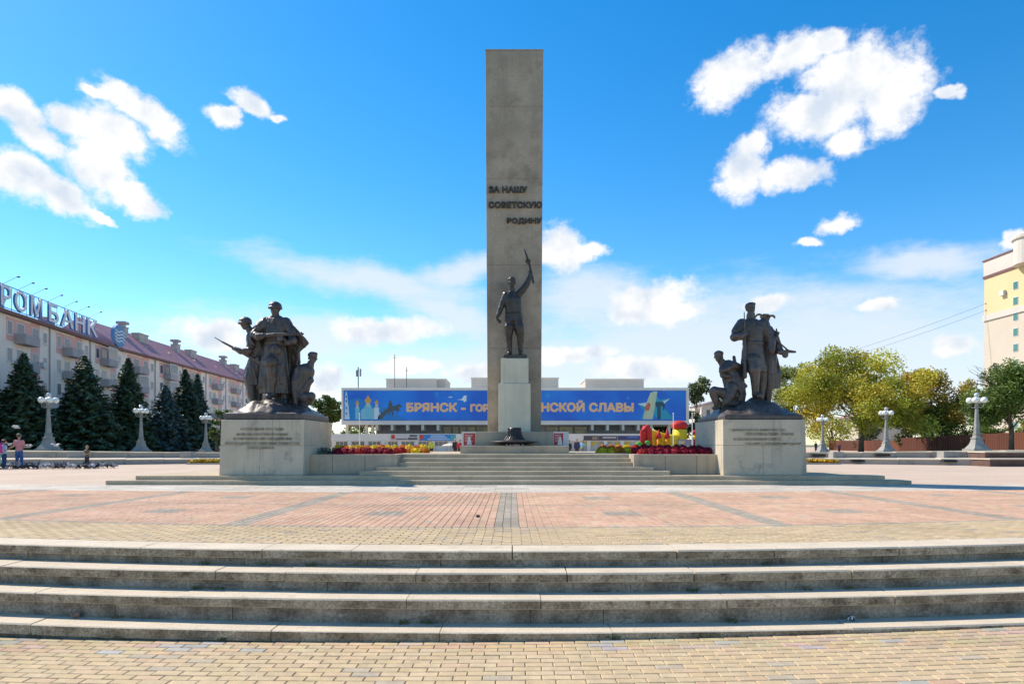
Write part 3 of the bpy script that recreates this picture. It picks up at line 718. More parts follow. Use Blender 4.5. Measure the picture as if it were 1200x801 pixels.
# ---------------- left group: three soldiers
D = 21.9
mp, kk = mapper(250, 345, 5.167, D)
ZTOP = EYE + (520 - 491.2) / 780 * PD
gl = thing('bronze_soldiers', 'dark bronze group of three soldiers, the tallest caped with a gun across his chest', 'sculpture', (mp(380, 700).x, D, ZTOP))
def rock(gr, mp, kk, xl, xr, top, slab):
    c = Clay(mp, kk)
    for (x, y, d, rx, ry) in top: c.rings([(x, y + 2 * ry, d, rx * 1.35, rx * 1.1), (x, y + ry, d, rx * 1.15, rx * .95), (x + 6, y + ry * .35, d, rx * .85, rx * .7), (x, y, d, rx * .5, rx * .42)], fold=.07, nf=5, ph=x)
    return c
c = Clay(mp, kk)
zb_ = ZTOP + .002
# dark bronze slab edge then the mound
x0, x1 = mp(82, 0).x, mp(655, 0).x + .16
bb = MB(); b0 = at(261, 0, PD + .06).x; b1 = at(355, 0, PD + .06).x
bb.box(b0 + .02, b1 - .02, PD + .05, PD + 3.06, zb_, zb_ + .19); bevel(bb.build('bronze_slab', M_bronze, gl), .03, 2)
def mound(gr, cx, w, y0, y1, zb, peaks, name='rock_mound', seed=0):
    n = 72; m_ = 60; xs = np.linspace(cx - w, cx + w, n); ys = np.linspace(y0, y1, m_)
    V = []
    for j, y in enumerate(ys):
        for i, x in enumerate(xs):
            u = abs(x - cx) / w; v = abs(y - (y0 + y1) / 2) / ((y1 - y0) / 2)
            e = min(1, (1 - u) * 5) * min(1, (1 - v) * 5); e = max(e, 0) ** .6
            h = .07
            for (px, py, ph, pr) in peaks:
                dd = math.hypot(x - px, (y - py) * .8) / pr; h = max(h, ph * (1 - min(1, dd)) ** .6 if dd < 1 else 0)
            q = mnoise.fractal(Vector((x * 1.6 + seed, y * 1.6, 0)), .7, 2.1, 4) * .10 + abs(mnoise.noise(Vector((x * 3 + seed, y * 1.2, 3)))) * .10
            V.append((x, y, zb + (h + q * .8) * e))
    fs = [(j * n + i, j * n + i + 1, (j + 1) * n + i + 1, (j + 1) * n + i) for j in range(m_ - 1) for i in range(n - 1)]
    edge = [i for i in range(n)] + [(j * n + n - 1) for j in range(1, m_)] + [(m_ - 1) * n + i for i in range(n - 2, -1, -1)] + [j * n for j in range(m_ - 2, 0, -1)]
    b = len(V)
    for e_ in edge: V.append((V[e_][0], V[e_][1], zb - .02))
    k = len(edge)
    fs += [(edge[i], b + i, b + (i + 1) % k, edge[(i + 1) % k]) for i in range(k)]
    return obj(name, V, fs, M_bronze, gr, smooth=True)
cxl = (b0 + b1) / 2
mound(gl, cxl, (b1 - b0) / 2 - .05, PD + .08, PD + 3.02, zb_ + .19, [(mp(370, 0).x, 21.6, mp(0, 632).z - zb_ - .19, .95), (mp(230, 0).x, 22.0, mp(0, 672).z - zb_ - .17, .9), (mp(560, 0).x, 21.9, mp(0, 678).z - zb_ - .17, .9)], seed=2)

# central soldier
c = Clay(mp, kk)
c.cap([(378, 135, 0), (378, 112, 4)], [22, 20])
c.head(377, 94, 8, 28, 39, yaw=-8)
c.rings([(372, 600, -8, 95, 52, .07), (368, 520, -4, 92, 52, .07), (368, 430, 0, 82, 48, .06), (370, 350, 2, 72, 44, .04), (372, 290, 3, 62, 40), (374, 240, 3, 70, 44), (377, 195, 0, 76, 42), (378, 160, -2, 72, 34), (378, 142, -3, 48, 28), (378, 128, -2, 30, 24)], fold=.02, nf=9)
c.cap([(318, 168, 0), (285, 205, 18), (268, 250, 38), (300, 268, 66), (330, 262, 74)], [33, 33, 30, 24, 17])         # his right arm in a wide sleeve
c.cap([(438, 168, 0), (478, 230, 8), (492, 285, 30), (470, 300, 58)], [32, 29, 26, 19])                         # his left arm
c.cap([(388, 340, 20), (372, 420, 62), (376, 470, 56), (372, 540, 46), (368, 600, 44)], [44, 42, 32, 27, 22])     # forward leg
c.cap([(368, 606, 44), (360, 622, 78)], [24, 17])
c.cap([(425, 500, -10), (430, 600, -18), (432, 640, -14)], [34, 26, 24]); c.cap([(432, 645, -10), (442, 650, 22)], [20, 14])
c.hand(338, 262, 80, 36, (1, -.3, 0), 1.1, (0, 0, 1)); c.hand(462, 290, 64, 36, (-.6, -.5, .5), 1.1, (0, 0, 1))
c.rings([(374, 300, 3, 66, 43), (374, 286, 3, 66, 43)])                          # belt
c.sheet([[(346, 430, 48), (340, 500, 52), (332, 565, 46)], [(318, 420, 40), (300, 500, 42), (278, 562, 30)]], 14)
c.sheet([[(405, 430, 44), (415, 500, 46), (420, 545, 40)], [(440, 420, 30), (452, 500, 30), (458, 548, 22)]], 14)
c.sheet([[(330, 140, 20), (378, 150, 40), (425, 140, 20)], [(325, 170, 30), (378, 185, 52), (432, 170, 30)]], 10)
f1 = c.fuse('caped_soldier', M_bronze, gl, .0135, 1, .011, 7)
c = Clay(mp, kk)
c.ell((376, 72, 2), (39, 30, 42)); c.rings([(376, 88, 4, 42, 46), (376, 78, 3, 41, 45)]); c.fuse('helmet', M_bronze, f1, .015, 2)
c = Clay(mp, kk)                                                                  # rain cape
c.sheet([[(300, 140, -30), (262, 175, -10), (225, 215, 10), (212, 250, 26), (222, 300, 36)], [(330, 142, 22), (300, 185, 40), (262, 230, 62), (252, 280, 66), (275, 318, 58)]], 12)
c.sheet([[(300, 135, -20), (350, 128, -34), (400, 128, -34), (452, 145, -24)], [(290, 240, -40), (350, 250, -48), (420, 250, -48), (500, 240, -40)],
         [(300, 400, -50), (370, 420, -60), (440, 420, -58), (505, 400, -50)], [(330, 560, -52), (390, 600, -66), (450, 600, -60), (490, 580, -54)], [(360, 655, -50), (400, 668, -62), (450, 672, -58), (480, 668, -50)]], 22)
c.sheet([[(425, 138, 14), (470, 170, 24), (520, 222, 22), (582, 294, 12)], [(445, 150, -22), (480, 220, -10), (520, 290, -4), (548, 322, 0)], [(440, 180, -40), (470, 270, -26), (500, 330, -16), (505, 358, -10)]], 14)
c.sheet([[(490, 330, -16), (512, 350, -10), (505, 400, -14), (500, 425, -20)], [(460, 330, -36), (480, 380, -36), (478, 410, -38), (470, 440, -44)]], 14)
c.fuse('cape', M_bronze, f1, .0135, 1, .012, 6)
c = Clay(mp, kk)                                                                  # submachine gun with drum
c.cap([(362, 262, 84), (395, 258, 86)], [14, 11]); c.cap([(395, 256, 86), (470, 254, 82), (540, 252, 74)], [10, 9, 8]); c.cap([(540, 252, 74), (566, 250, 72)], 6); c.cap([(556, 240, 73), (556, 262, 73)], 4)
c.ell((432, 276, 82), (20, 20, 9)); c.fuse('submachine_gun', M_bronze, gl, .012, 1)

# soldier behind, leaning to the left with a bayonet
c = Clay(mp, kk); dd = -34
c.cap([(222, 232, dd), (204, 200, dd + 8)], [24, 20]); c.head(186, 178, dd + 14, 24, 34, yaw=-48, pitch=12)
c.rings([(228, 548, dd, 44, 44, .06), (222, 500, dd, 50, 46, .05), (232, 440, dd, 50, 44, .03), (246, 380, dd - 2, 42, 38), (244, 320, dd, 48, 40), (238, 270, dd + 2, 50, 38), (232, 240, dd, 42, 32), (226, 226, dd, 26, 24)], fold=.02, nf=8)
c.cap([(228, 262, dd + 20), (232, 312, dd + 44), (225, 345, dd + 56), (180, 348, dd + 66), (145, 332, dd + 66)], [27, 26, 24, 19, 13]); c.hand(143, 330, dd + 66, 36, (-1, 0, -.1), 1.1, (0, 0, 1))
c.cap([(262, 270, dd - 10), (290, 340, dd + 10), (270, 390, dd + 36)], [26, 24, 16])
c.cap([(216, 530, dd + 10), (222, 590, dd + 14), (238, 655, dd + 8)], [32, 25, 19]); c.cap([(240, 662, dd + 10), (205, 668, dd + 34)], [18, 13])
c.cap([(246, 530, dd - 14), (258, 600, dd - 20), (250, 665, dd - 20)], [30, 24, 20])
f2 = c.fuse('leaning_soldier', M_bronze, gl, .0135, 1, .011, 7)
c = Clay(mp, kk); c.ell((184, 160, dd + 10), (39, 30, 41), -8); c.rings([(182, 176, dd + 12, 41, 44), (183, 167, dd + 11, 41, 43)]); c.fuse('helmet', M_bronze, f2, .015, 2)
c = Clay(mp, kk); c.cap([(24, 265, dd + 70), (70, 292, dd + 70)], [2.6, 4]); c.cap([(70, 292, dd + 70), (112, 314, dd + 70), (180, 352, dd + 60)], [5.5, 7, 9]); c.cap([(180, 352, dd + 60), (250, 392, dd + 44), (285, 412, dd + 34)], [9, 12, 16]); c.fuse('bayonet_rifle', M_bronze, gl, .012, 1)

# crouching soldier on the right
c = Clay(mp, kk); dd = -4
c.cap([(582, 440, dd), (592, 415, dd + 4)], [25, 21]); c.head(604, 386, dd + 8, 27, 36, yaw=38, pitch=4)
c.cap([(560, 465, dd), (548, 520, dd - 2), (530, 590, dd - 4)], [50, 47, 44]); c.cap([(530, 452, dd + 6), (584, 462, dd)], [30, 28])
c.cap([(522, 462, dd + 14), (505, 530, dd + 30), (508, 590, dd + 36), (512, 655, dd + 38)], [27, 24, 20, 15]); c.hand(512, 655, dd + 38, 34, (.2, 0, -1), .5, (1, 0, 0))
c.cap([(588, 470, dd + 4), (590, 520, dd + 18), (556, 580, dd + 34), (545, 600, dd + 36)], [24, 22, 17, 13])
c.cap([(525, 610, dd), (565, 625, dd + 24), (600, 618, dd + 32)], [40, 36, 28]); c.cap([(600, 620, dd + 30), (585, 650, dd + 24), (550, 664, dd + 22)], [26, 22, 18]); c.cap([(548, 668, dd + 26), (575, 676, dd + 44)], [16, 12])
c.cap([(510, 620, dd - 26), (500, 650, dd - 18), (490, 672, dd - 10)], [38, 30, 22])
c.fuse('crouching_soldier', M_bronze, gl, .0135, 1, .011, 7)

# ---------------- right group: partisans
D = 21.8
mp, kk = mapper(810, 345, 5.164, D)
gr_ = thing('bronze_partisans', 'dark bronze group of partisans, the tallest a bearded man in a belted coat', 'sculpture', (mp(380, 700).x, D, ZTOP))
b0, b1 = at(849, 0, PD + .06).x, at(942, 0, PD + .06).x
bb = MB(); bb.box(b0 + .0, b1 - .02, PD + .05, PD + 3.06, zb_, zb_ + .14); bevel(bb.build('bronze_slab', M_bronze, gr_), .03, 2)
mound(gr_, (b0 + b1) / 2, (b1 - b0) / 2 - .03, PD + .08, PD + 3.02, zb_ + .14, [(mp(375, 0).x, 21.6, mp(0, 628).z - zb_ - .14, .95), (mp(480, 0).x, 22.0, mp(0, 662).z - zb_ - .12, .9), (mp(220, 0).x, 21.9, mp(0, 690).z - zb_ - .1, 1.0)], seed=9)
c = Clay(mp, kk)
c.cap([(360, 150, 0), (359, 125, 4)], [26, 24]); c.head(357, 90, 6, 28, 38, yaw=8, beard=True)
c.rings([(378, 470, -4, 78, 50, .06), (378, 410, 0, 72, 48, .05), (376, 350, 2, 66, 45, .03), (374, 300, 2, 60, 42), (372, 250, 2, 66, 44), (370, 200, 0, 74, 44), (366, 165, -2, 66, 36), (362, 150, -2, 38, 30)], fold=.015, nf=7)
c.rings([(375, 306, 2, 65, 46), (375, 290, 2, 65, 46)])
c.cap([(306, 178, 0), (272, 225, 12), (254, 262, 28), (280, 262, 58), (300, 248, 66)], [33, 31, 28, 24, 17]); c.hand(298, 246, 66, 38, (.3, 0, 1), 1.1, (-1, 0, 0))
c.cap([(430, 180, 0), (462, 235, 4), (478, 290, 16), (474, 345, 30)], [34, 31, 27, 20]); c.hand(474, 345, 30, 38, (-.2, 0, -1), .8, (-1, -.2, 0))
c.cap([(362, 400, 30), (362, 460, 52), (370, 500, 46), (374, 560, 38), (376, 598, 36)], [42, 36, 29, 25, 21]); c.cap([(376, 604, 36), (388, 618, 70)], [22, 16])
c.cap([(425, 440, -14), (436, 520, -22), (430, 620, -24)], [36, 30, 22])
c.sheet([[(336, 152, 22), (360, 160, 38), (385, 152, 22)], [(330, 172, 30), (360, 192, 46), (392, 172, 30)]], 9)
c.sheet([[(400, 380, 40), (404, 430, 44), (402, 466, 40)], [(430, 380, 32), (446, 430, 30), (454, 468, 26)]], 12)
f3 = c.fuse('bearded_partisan', M_bronze, gr_, .0135, 1, .011, 7)
c = Clay(mp, kk); c.cap([(307, 114, 40), (307, 190, 44)], [3, 4]); c.cap([(307, 190, 48), (306, 300, 52), (306, 420, 50)], [5, 7, 8]); c.cap([(306, 420, 50), (308, 500, 46)], [10, 14]); c.fuse('slung_rifle', M_bronze, gr_, .012, 1)
# partisan behind on the right: long coat, machine gun, fur hat
c = Clay(mp, kk); dd = -42
c.cap([(470, 185, dd), (466, 160, dd + 2)], [24, 20]); c.head(462, 140, dd + 4, 22, 28, yaw=55)
c.rings([(478, 480, dd, 48, 46, .06), (484, 400, dd, 50, 46, .05), (486, 320, dd, 46, 42, .03), (484, 260, dd, 46, 40), (478, 215, dd, 44, 36), (472, 185, dd, 28, 26)], fold=.02, nf=7)
c.cap([(480, 455, dd + 8), (484, 540, dd + 8), (478, 650, dd + 4)], [38, 32, 20]); c.cap([(455, 460, dd - 10), (452, 560, dd - 16), (450, 655, dd - 14)], [34, 27, 20]); c.cap([(478, 655, dd + 8), (492, 662, dd + 34)], [18, 13])
c.cap([(508, 235, dd + 8), (528, 300, dd + 20), (545, 345, dd + 34), (560, 356, dd + 44)], [26, 24, 19, 14]); c.hand(560, 358, dd + 44, 34, (.8, -.3, -.3), 1.0, (0, 0, 1))
c.cap([(460, 300, dd + 20), (485, 290, dd + 44), (508, 262, dd + 50)], [22, 20, 14])
f4 = c.fuse('machine_gunner', M_bronze, gr_, .0135, 1, .011, 7)
c = Clay(mp, kk)
c.sheet([[(500, 200, dd - 10), (520, 300, dd), (548, 400, dd + 4), (562, 480, dd), (556, 560, dd)], [(470, 190, dd - 30), (490, 300, dd - 30), (500, 420, dd - 30), (505, 500, dd - 30), (500, 566, dd - 30)]], 22)
c.sheet([[(505, 400, dd + 6), (560, 470, dd + 4), (556, 562, dd)], [(480, 400, dd + 20), (515, 480, dd + 20), (505, 568, dd + 16)]], 14)
c.fuse('cape', M_bronze, f4, .017, 2, .01, 6)
M_gilt = mat('worn_bronze_curl', (.30, .22, .15), (.12, .09, .07), rough=.35, metal=.5)
c = Clay(mp, kk)
for (x, y, r) in ((415, 134, 20), (463, 134, 17), (494, 138, 16)):
    pts = [(x + r * math.cos(t), y - r * math.sin(t) * .8, dd + 30) for t in np.linspace(-.2, 3.3, 9)]; c.cap(pts, [4, 6, 7, 7, 7, 7, 6, 5, 4])
c.fuse('curled_ornament', M_gilt, f4, .014, 1)
c = Clay(mp, kk)
c.cap([(512, 208, dd + 50), (518, 262, dd + 52)], [4, 9]); c.cap([(526, 232, dd + 52), (505, 275, dd + 52)], [6, 10]); c.cap([(514, 282, dd + 56), (586, 344, dd + 56)], [4.5, 5.5]); c.cap([(520, 350, dd + 56), (586, 346, dd + 58), (622, 349, dd + 58)], [13, 10, 7]); c.ell((563, 366, dd + 56), (20, 20, 11))
c.fuse('machine_gun', M_bronze, gr_, .013, 1)
# crouching partisan on the left
c = Clay(mp, kk); dd = 2
c.cap([(196, 425, dd), (176, 402, dd + 8)], [25, 20]); c.head(162, 378, dd + 12, 26, 34, yaw=-25, pitch=8)
c.cap([(222, 440, dd), (232, 500, dd), (250, 580, dd - 4)], [46, 46, 46]); c.cap([(195, 440, dd + 8), (255, 440, dd - 4)], [28, 30])
c.cap([(262, 438, dd + 14), (235, 432, dd + 44), (200, 456, dd + 56), (172, 468, dd + 52)], [28, 27, 20, 14]); c.hand(172, 468, dd + 52, 36, (-1, 0, -.1), 1.0, (0, 0, 1))
c.cap([(190, 450, dd + 10), (188, 490, dd + 26), (210, 498, dd + 46)], [26, 22, 16])
c.cap([(250, 605, dd), (190, 600, dd + 18), (130, 585, dd + 30)], [44, 36, 28]); c.cap([(126, 590, dd + 28), (140, 640, dd + 22), (158, 672, dd + 18)], [27, 23, 17]); c.cap([(160, 680, dd + 20), (128, 688, dd + 34)], [15, 11])
c.cap([(235, 560, dd + 30), (215, 620, dd + 42), (196, 655, dd + 44)], [36, 34, 27]); c.cap([(196, 658, dd + 42), (250, 664, dd + 26), (300, 660, dd + 10)], [27, 25, 21])
c.sheet([[(230, 470, dd + 44), (238, 540, dd + 54), (286, 608, dd + 50)], [(270, 470, dd + 36), (300, 520, dd + 38), (330, 556, dd + 34)]], 14)
f5 = c.fuse('crouching_partisan', M_bronze, gr_, .0135, 1, .011, 7)
c = Clay(mp, kk); c.rings([(285, 650, -18, 46, 36, .05), (290, 600, -20, 48, 36, .05), (285, 520, -24, 46, 34), (278, 440, -26, 40, 30), (270, 412, -26, 30, 24)], nf=5); c.cap([(262, 376, -14), (272, 420, -18)], [10, 12]); c.fuse('knapsack', M_bronze, f5, .017, 1, .01, 7)

# ---------------- statue on the column
D = 25.0
mp, kk = mapper(560, 280, 5.344, D)
cs = thing('raised_gun_statue', 'dark bronze soldier on the tall column raising a gun overhead in one hand', 'statue', (mp(232, 740).x, D, zc))
bb = MB(); bb.box(mp(161, 0).x, mp(306, 0).x, 24.72, 25.44, zc + .001, mp(0, 729).z); bevel(bb.build('bronze_slab', M_iron, cs), .012)
c = Clay(mp, kk)
c.cap([(212, 330, 0), (212, 308, 2)], [19, 16]); c.head(211, 275, 4, 24, 33, yaw=-12)
c.rings([(222, 514, 0, 58, 36, .04), (222, 490, 0, 56, 35, .03), (222, 460, 0, 50, 33), (220, 420, 1, 52, 35), (216, 380, 2, 56, 36), (214, 352, 0, 55, 31), (212, 332, 0, 36, 24)], fold=.01, nf=7)
c.cap([(176, 352, 0), (155, 400, 2), (142, 440, 6), (126, 480, 14), (120, 494, 16)], [24, 21, 19, 14, 10]); c.hand(120, 492, 16, 30, (0, -.2, -1), .7, (1, -.4, 0))
c.cap([(256, 345, 0), (286, 312, 4), (308, 282, 6), (324, 240, 8), (329, 214, 10)], [24, 21, 19, 14, 10]); c.hand(329, 214, 10, 30, (0, 0, 1), 1.0, (-1, 0, 0))
c.rings([(222, 478, 2, 53, 36), (222, 468, 2, 53, 36)])
for (hx, kx, fx, s) in ((200, 193, 200, -1), (246, 264, 268, 1)):
    c.cap([(hx, 505, 0), ((hx + kx) / 2, 550, 4), (kx, 590, 4)], [32, 33, 27]); c.cap([(kx, 600, 4), ((kx + fx) / 2, 645, -2), (fx, 700, -2)], [23, 20, 14]); c.cap([(fx, 716, -4), (fx + s * 2 - 4, 718, 26)], [13, 10])
fs_ = c.fuse('soldier', M_iron, cs, .0125, 1, .009, 8)
c = Clay(mp, kk); c.cap([(347, 272, 10), (336, 222, 10), (324, 170, 10), (314, 140, 10)], [8, 7, 8, 9]); c.ell((314, 142, 12), (18, 14, 10)); c.cap([(314, 138, 10), (302, 100, 10), (293, 70, 10)], [7, 6, 4]); c.fuse('submachine_gun', M_iron, cs, .012, 1)
c = Clay(mp, kk); c.cap([(128, 512, 18), (138, 522, 20)], [9, 10]); c.fuse('held_cap', M_iron, cs, .012, 1)

# ============================================================ TERRACES AT THE SIDES
def terr_z(x, y): return max(-.2, .86 + .013 * (min(abs(x), 60) - 32) - .018 * (y - 42)) if y < 104 else -.2
for s in (-1, 1):
    # lower kerb line and upper kerb line, laid from stones; ends nearer the camera on the outside
    word = 'left' if s < 0 else 'right'
    t = thing('terrace_kerb', 'two-step grey kerb wall edging the ' + word + (' terrace, behind the pigeons' if s < 0 else ' terrace in front of the brown fence'), 'kerb', (s * 28, 40, 0))
    def kerb_run(xa, ya, xb, yb, z0, zfa, zfb, ln, nm, dep=.5):
        L_ = math.hypot(xb - xa, yb - ya); n = int(L_ / ln); ux, uy = (xb - xa) / L_, (yb - ya) / L_; nx_, ny_ = -uy * 1.0, ux * 1.0
        if ny_ < 0: nx_, ny_ = -nx_, -ny_
        for i in range(n):
            a, b = L_ * i / n + .01, L_ * (i + 1) / n - .01; f = i / n; z1 = zfa + (zfb - zfa) * f + rng.uniform(-.01, .01)
            bb = MB(); bb.obox((xa, ya), (ux, uy), (nx_, ny_), (a, b), (rng.uniform(-.01, .01), dep), z0, z1 - .06); bb.build(nm, M_kerb, t)
            bb = MB(); bb.obox((xa, ya), (ux, uy), (nx_, ny_), (a, b), (-.05, dep), z1 - .059, z1); bb.build('coping', M_tread, t)
    kerb_run(s * 17.5, 42.5, s * 34, 33.6, -.05, .28, .46, 1.9, 'kerb_stone', 4.0)
    kerb_run(s * 17.5, 46.0, s * 40, 38.0, .20, .62, .90, 1.9, 'kerb_stone', 1.2)
    # dark drain slots in the kerb faces
    for (u, row_) in ((.14, 1), (.22, 0), (.30, 1), (.47, 0), (.55, 1), (.70, 0)):
        if s < 0: continue
        if row_: xq, yq, zq = s * (17.5 + 22.5 * u), 46 - 8 * u, .36 + .26 * u
        else: xq, yq, zq = s * (17.5 + 16.5 * u), 42.5 - 8.9 * u, .10 + .18 * u
        bb = MB(); bb.box(xq - .5, xq + .5, yq - .16, yq + .1, zq, zq + .13); bb.build('drain_slot', flat('slot_dark', (.03, .028, .025), .9), t)
    # planter stubs on the kerb
    for (x, y, w_, h_) in ((21.3, 43.4, .7, .30), (27.0, 41.0, .8, .34)):
        bb = MB(); bb.box(s * x - w_ / 2, s * x + w_ / 2, y, y + .7, .3, .42 + h_); bevel(bb.build('stone_block', M_lamp, t), .02)
    # terrace ground
    n = 24; V = []
    for j in range(n):
        for i in range(n):
            x = 17.5 + (i / (n - 1)) ** 2 * 180; yf = 46.9 - .3556 * (min(x, 46) - 17.5); y = yf + (160 - yf) * (j / (n - 1)) ** 1.5
            zk = .60 + (.90 - .62) * min(1, (x - 17.5) / 22.5); V.append((s * x, y, zk - .02 if j == 0 else min(zk, terr_z(x, y)) - .03))
    fs = [(j * n + i, j * n + i + 1, (j + 1) * n + i + 1, (j + 1) * n + i) for j in range(n - 1) for i in range(n - 1)]
    if s < 0: fs = [f[::-1] for f in fs]
    tag(obj('terrace', V, fs, M_terr), kind='structure')
# stone cheeks of the side stairs at the far right
cheek = mat('cheek_stone', (.16, .10, .08), (.11, .07, .06), rough=.8, scale=2)
for (px0, px1, ya, yb, D, lb) in ((1148, 1212, 538, 546, 36.9, 'lower dark stone stair cheek at the right edge of the terrace'), (1143, 1190, 530, 536.2, 39.6, 'upper dark stone stair cheek on the right terrace')):
    t = thing('stair_cheek', lb, 'stair', (at(px0, 0, D).x, D, 0)); b = MB(); x0, x1, z0, z1 = at(px0, 0, D).x, at(px1, 0, D).x, at(0, yb, D).z, at(0, ya, D).z
    b.prism([(x0, z0), (x1 + (.3 if 'upper' in lb else 0), z0), (x1, z1), (x0, z1)], D - .8, D + .6); b.build('cheek_wall', cheek, t)
    b = MB(); b.box(x0 - .05, x1, D - .86, D + .6, z1 + .001, z1 + .06); b.build('coping', M_tread, t)

# ============================================================ LAMPS
def make_lamp():
    t = thing('street_lamp', '', 'street lamp')
    b = MB(); b.frustum(0, 0, -.3, .12, .72, .72, .72, .72); b.frustum(0, 0, .12, .5, .62, .62, .38, .38); b.frustum(0, 0, .5, .95, .38, .38, .27, .27); b.frustum(0, 0, .95, 1.05, .32, .32, .32, .32); b.build('base', M_lamp, t)
    b = MB(); b.frustum(0, 0, 1.05, 1.32, .34, .34, .24, .24, 8); b.frustum(0, 0, 1.32, 3.55, .235, .235, .11, .11, 8); b.frustum(0, 0, 1.30, 1.38, .3, .3, .3, .3, 8); b.frustum(0, 0, 3.5, 3.6, .2, .2, .2, .2, 8); b.build('pole', M_lamp, t, smooth=False)
    b = MB(); b.lathe(0, 0, [(.1, 3.6), (.16, 3.7), (.09, 3.85), (.14, 4.0), (.05, 4.15), (.05, 4.35)], 10); b.build('bracket_hub', M_lamp, t, smooth=True)
    for k in range(4):
        a = math.pi / 4 + k * math.pi / 2; c, s = math.cos(a), math.sin(a)
        arm = MB(); arm.tube([(c * r, s * r, z) for r, z in ((.05, 3.62), (.28, 3.50), (.47, 3.62), (.50, 3.82), (.47, 3.92))], [.045, .04, .035, .03, .05], 6)
        arm.tube([(c * r, s * r, z) for r, z in ((.1, 3.95), (.28, 3.98), (.42, 3.86), (.34, 3.72), (.24, 3.76))], .025, 5)
        ar = arm.build('arm', M_lamp, t, smooth=True)
        g = MB(); g.ball((c * .50, s * .50, 4.12), .255, 16, 12); g.build('globe', M_globe, t, smooth=True)
        q = MB(); q.lathe(c * .5, s * .5, [(.09, 3.86), (.13, 3.90), (.10, 3.94)], 10); q.build('globe_holder', M_lamp, t)
    g = MB(); g.ball((0, 0, 4.55), .2, 14, 10); g.build('top_globe', mat('clear_globe', (.55, .58, .60), rough=.1, bump=0, spec=.8), t, smooth=True)
    return t
lamp0 = make_lamp()
lspots = [(-38.3, 55, 'concrete globe lamp nearest the children and pigeons, leftmost of all lamps'), (-37.9, 68, 'globe lamp on the left terrace between the third and fourth spruce'), (-36.8, 80, 'farthest left globe lamp, closest to the soldiers sculpture'),
          (38.4, 55, 'nearest globe lamp on the right terrace, beside the green tree'), (40.2, 71.5, 'middle globe lamp of the right terrace, under the yellow tree'), (39.2, 84, 'farthest right globe lamp, closest to the partisans sculpture')]
for i, (x, y, lb) in enumerate(lspots):
    o = lamp0 if i == 0 else copy_tree(lamp0)
    o.location = (x, y, terr_z(x, y) - .0); o['label'] = lb; o['group'] = 'globe lamps along the terraces'

# ============================================================ TREES
def leaves_mesh(name, C, S, cols, m, parent, Nrm=None, aspect=1.7, curl=.0):
    """one leaf-sized diamond/quad per centre"""
    n = len(C)
    if Nrm is None:
        Nrm = npr.normal(size=(n, 3)); Nrm[:, 2] = np.abs(Nrm[:, 2]) + .3
    Nrm = Nrm / np.linalg.norm(Nrm, axis=1)[:, None]
    A = npr.normal(size=(n, 3)); U = np.cross(Nrm, A); U /= np.linalg.norm(U, axis=1)[:, None]; W = np.cross(Nrm, U)
    S = np.broadcast_to(S, (n,))[:, None]
    V = np.stack([C - U * S * aspect * .5, C + W * S * .5 + U * S * .1, C + U * S * aspect * .5, C - W * S * .5 + U * S * .1], 1).reshape(-1, 3)
    Fa = np.arange(4 * n).reshape(n, 4)
    return obj(name, V, Fa, m, parent, tint=cols)
def leafmat(name, rough=.55, trans=.3):
    return mat(name, (.1, .2, .05), attr=True, rough=rough, bump=0, trans=trans, scale=.5, spec=.3)
M_leaf = leafmat('leaf'); M_needle = leafmat('needle', .6, .08)
M_bark = mat('bark', (.17, .14, .11), (.10, .08, .065), rough=.95, scale=3, bump=.6, bscale=20)
def spruce(x, y, H, Rb, label, col, seed, z=None):
    r_ = np.random.default_rng(seed); z0 = terr_z(x, y) if z is None else z
    t = thing('spruce_tree', label, 'tree', (x, y, z0), 'spruces in front of the pink building')
    b = MB(); b.tube([(x, y, z0 - .3), (x, y, z0 + H * .5), (x + .03, y, z0 + H * .98)], [.24, .14, .02], 8); b.build('trunk', M_bark, t)
    C = []; Sz = []; Cc = []; Nn = []
    br = MB()
    z_ = .35
    while z_ < H * .985:
        f = z_ / H; rr = Rb * (1 - f) ** .82 * (1 if f > .08 else .9) + .06
        nb = int(9 + 13 * (1 - f)); ph = r_.uniform(0, 6.28)
        for k in range(nb):
            a = ph + 2 * math.pi * k / nb + r_.uniform(-.2, .2); L_ = rr * r_.uniform(.62, 1.16) * (1 + .16 * math.sin(2 * a + seed * 1.7) + .10 * math.sin(f * 17 + seed + 3 * a))
            droop = -.12 - .25 * (1 - f); m_ = max(6, int(L_ * 26))
            ca, sa = math.cos(a), math.sin(a)
            if L_ > .7 and k % 2 == 0: br.tube([(x, y, z0 + z_), (x + ca * L_ * .8, y + sa * L_ * .8, z0 + z_ + droop * L_ * .8)], [.035, .01], 4)
            for q in range(m_):
                s = (q + r_.uniform(0, 1)) / m_; s = s ** .75
                width = .32 * L_ * (1 - s) + .10
                ox = r_.uniform(-1, 1) * width
                lift = .18 * s * s * L_
                cz = z0 + z_ + droop * L_ * s + lift - abs(ox) * .25 + r_.normal(0, .03)
                C.append((x + ca * L_ * s - sa * ox, y + sa * L_ * s + ca * ox, cz)); Sz.append(r_.uniform(.15, .27) * (0.75 + .5 * (1 - f)))
                k_ = r_.uniform(.55, 1.25) * (1.0 + .9 * (s > .84)); Cc.append((col[0] * k_, col[1] * k_, col[2] * k_))  # outermost sprays tinted brighter: the lit edge is painted into the needle colour
                Nn.append((ca * .5 + r_.normal(0, .35), sa * .5 + r_.normal(0, .35), .9 + r_.normal(0, .3)))
        z_ += .20 + .10 * (1 - f) * r_.uniform(.7, 1.3)
    br.build('branches', M_bark, t, fix=False); tag(t.children[-1], kind='stuff')
    C = np.array(C); leaves_mesh('crown', C, np.array(Sz), np.array(Cc), M_needle, t, np.array(Nn), aspect=2.3)
    return t
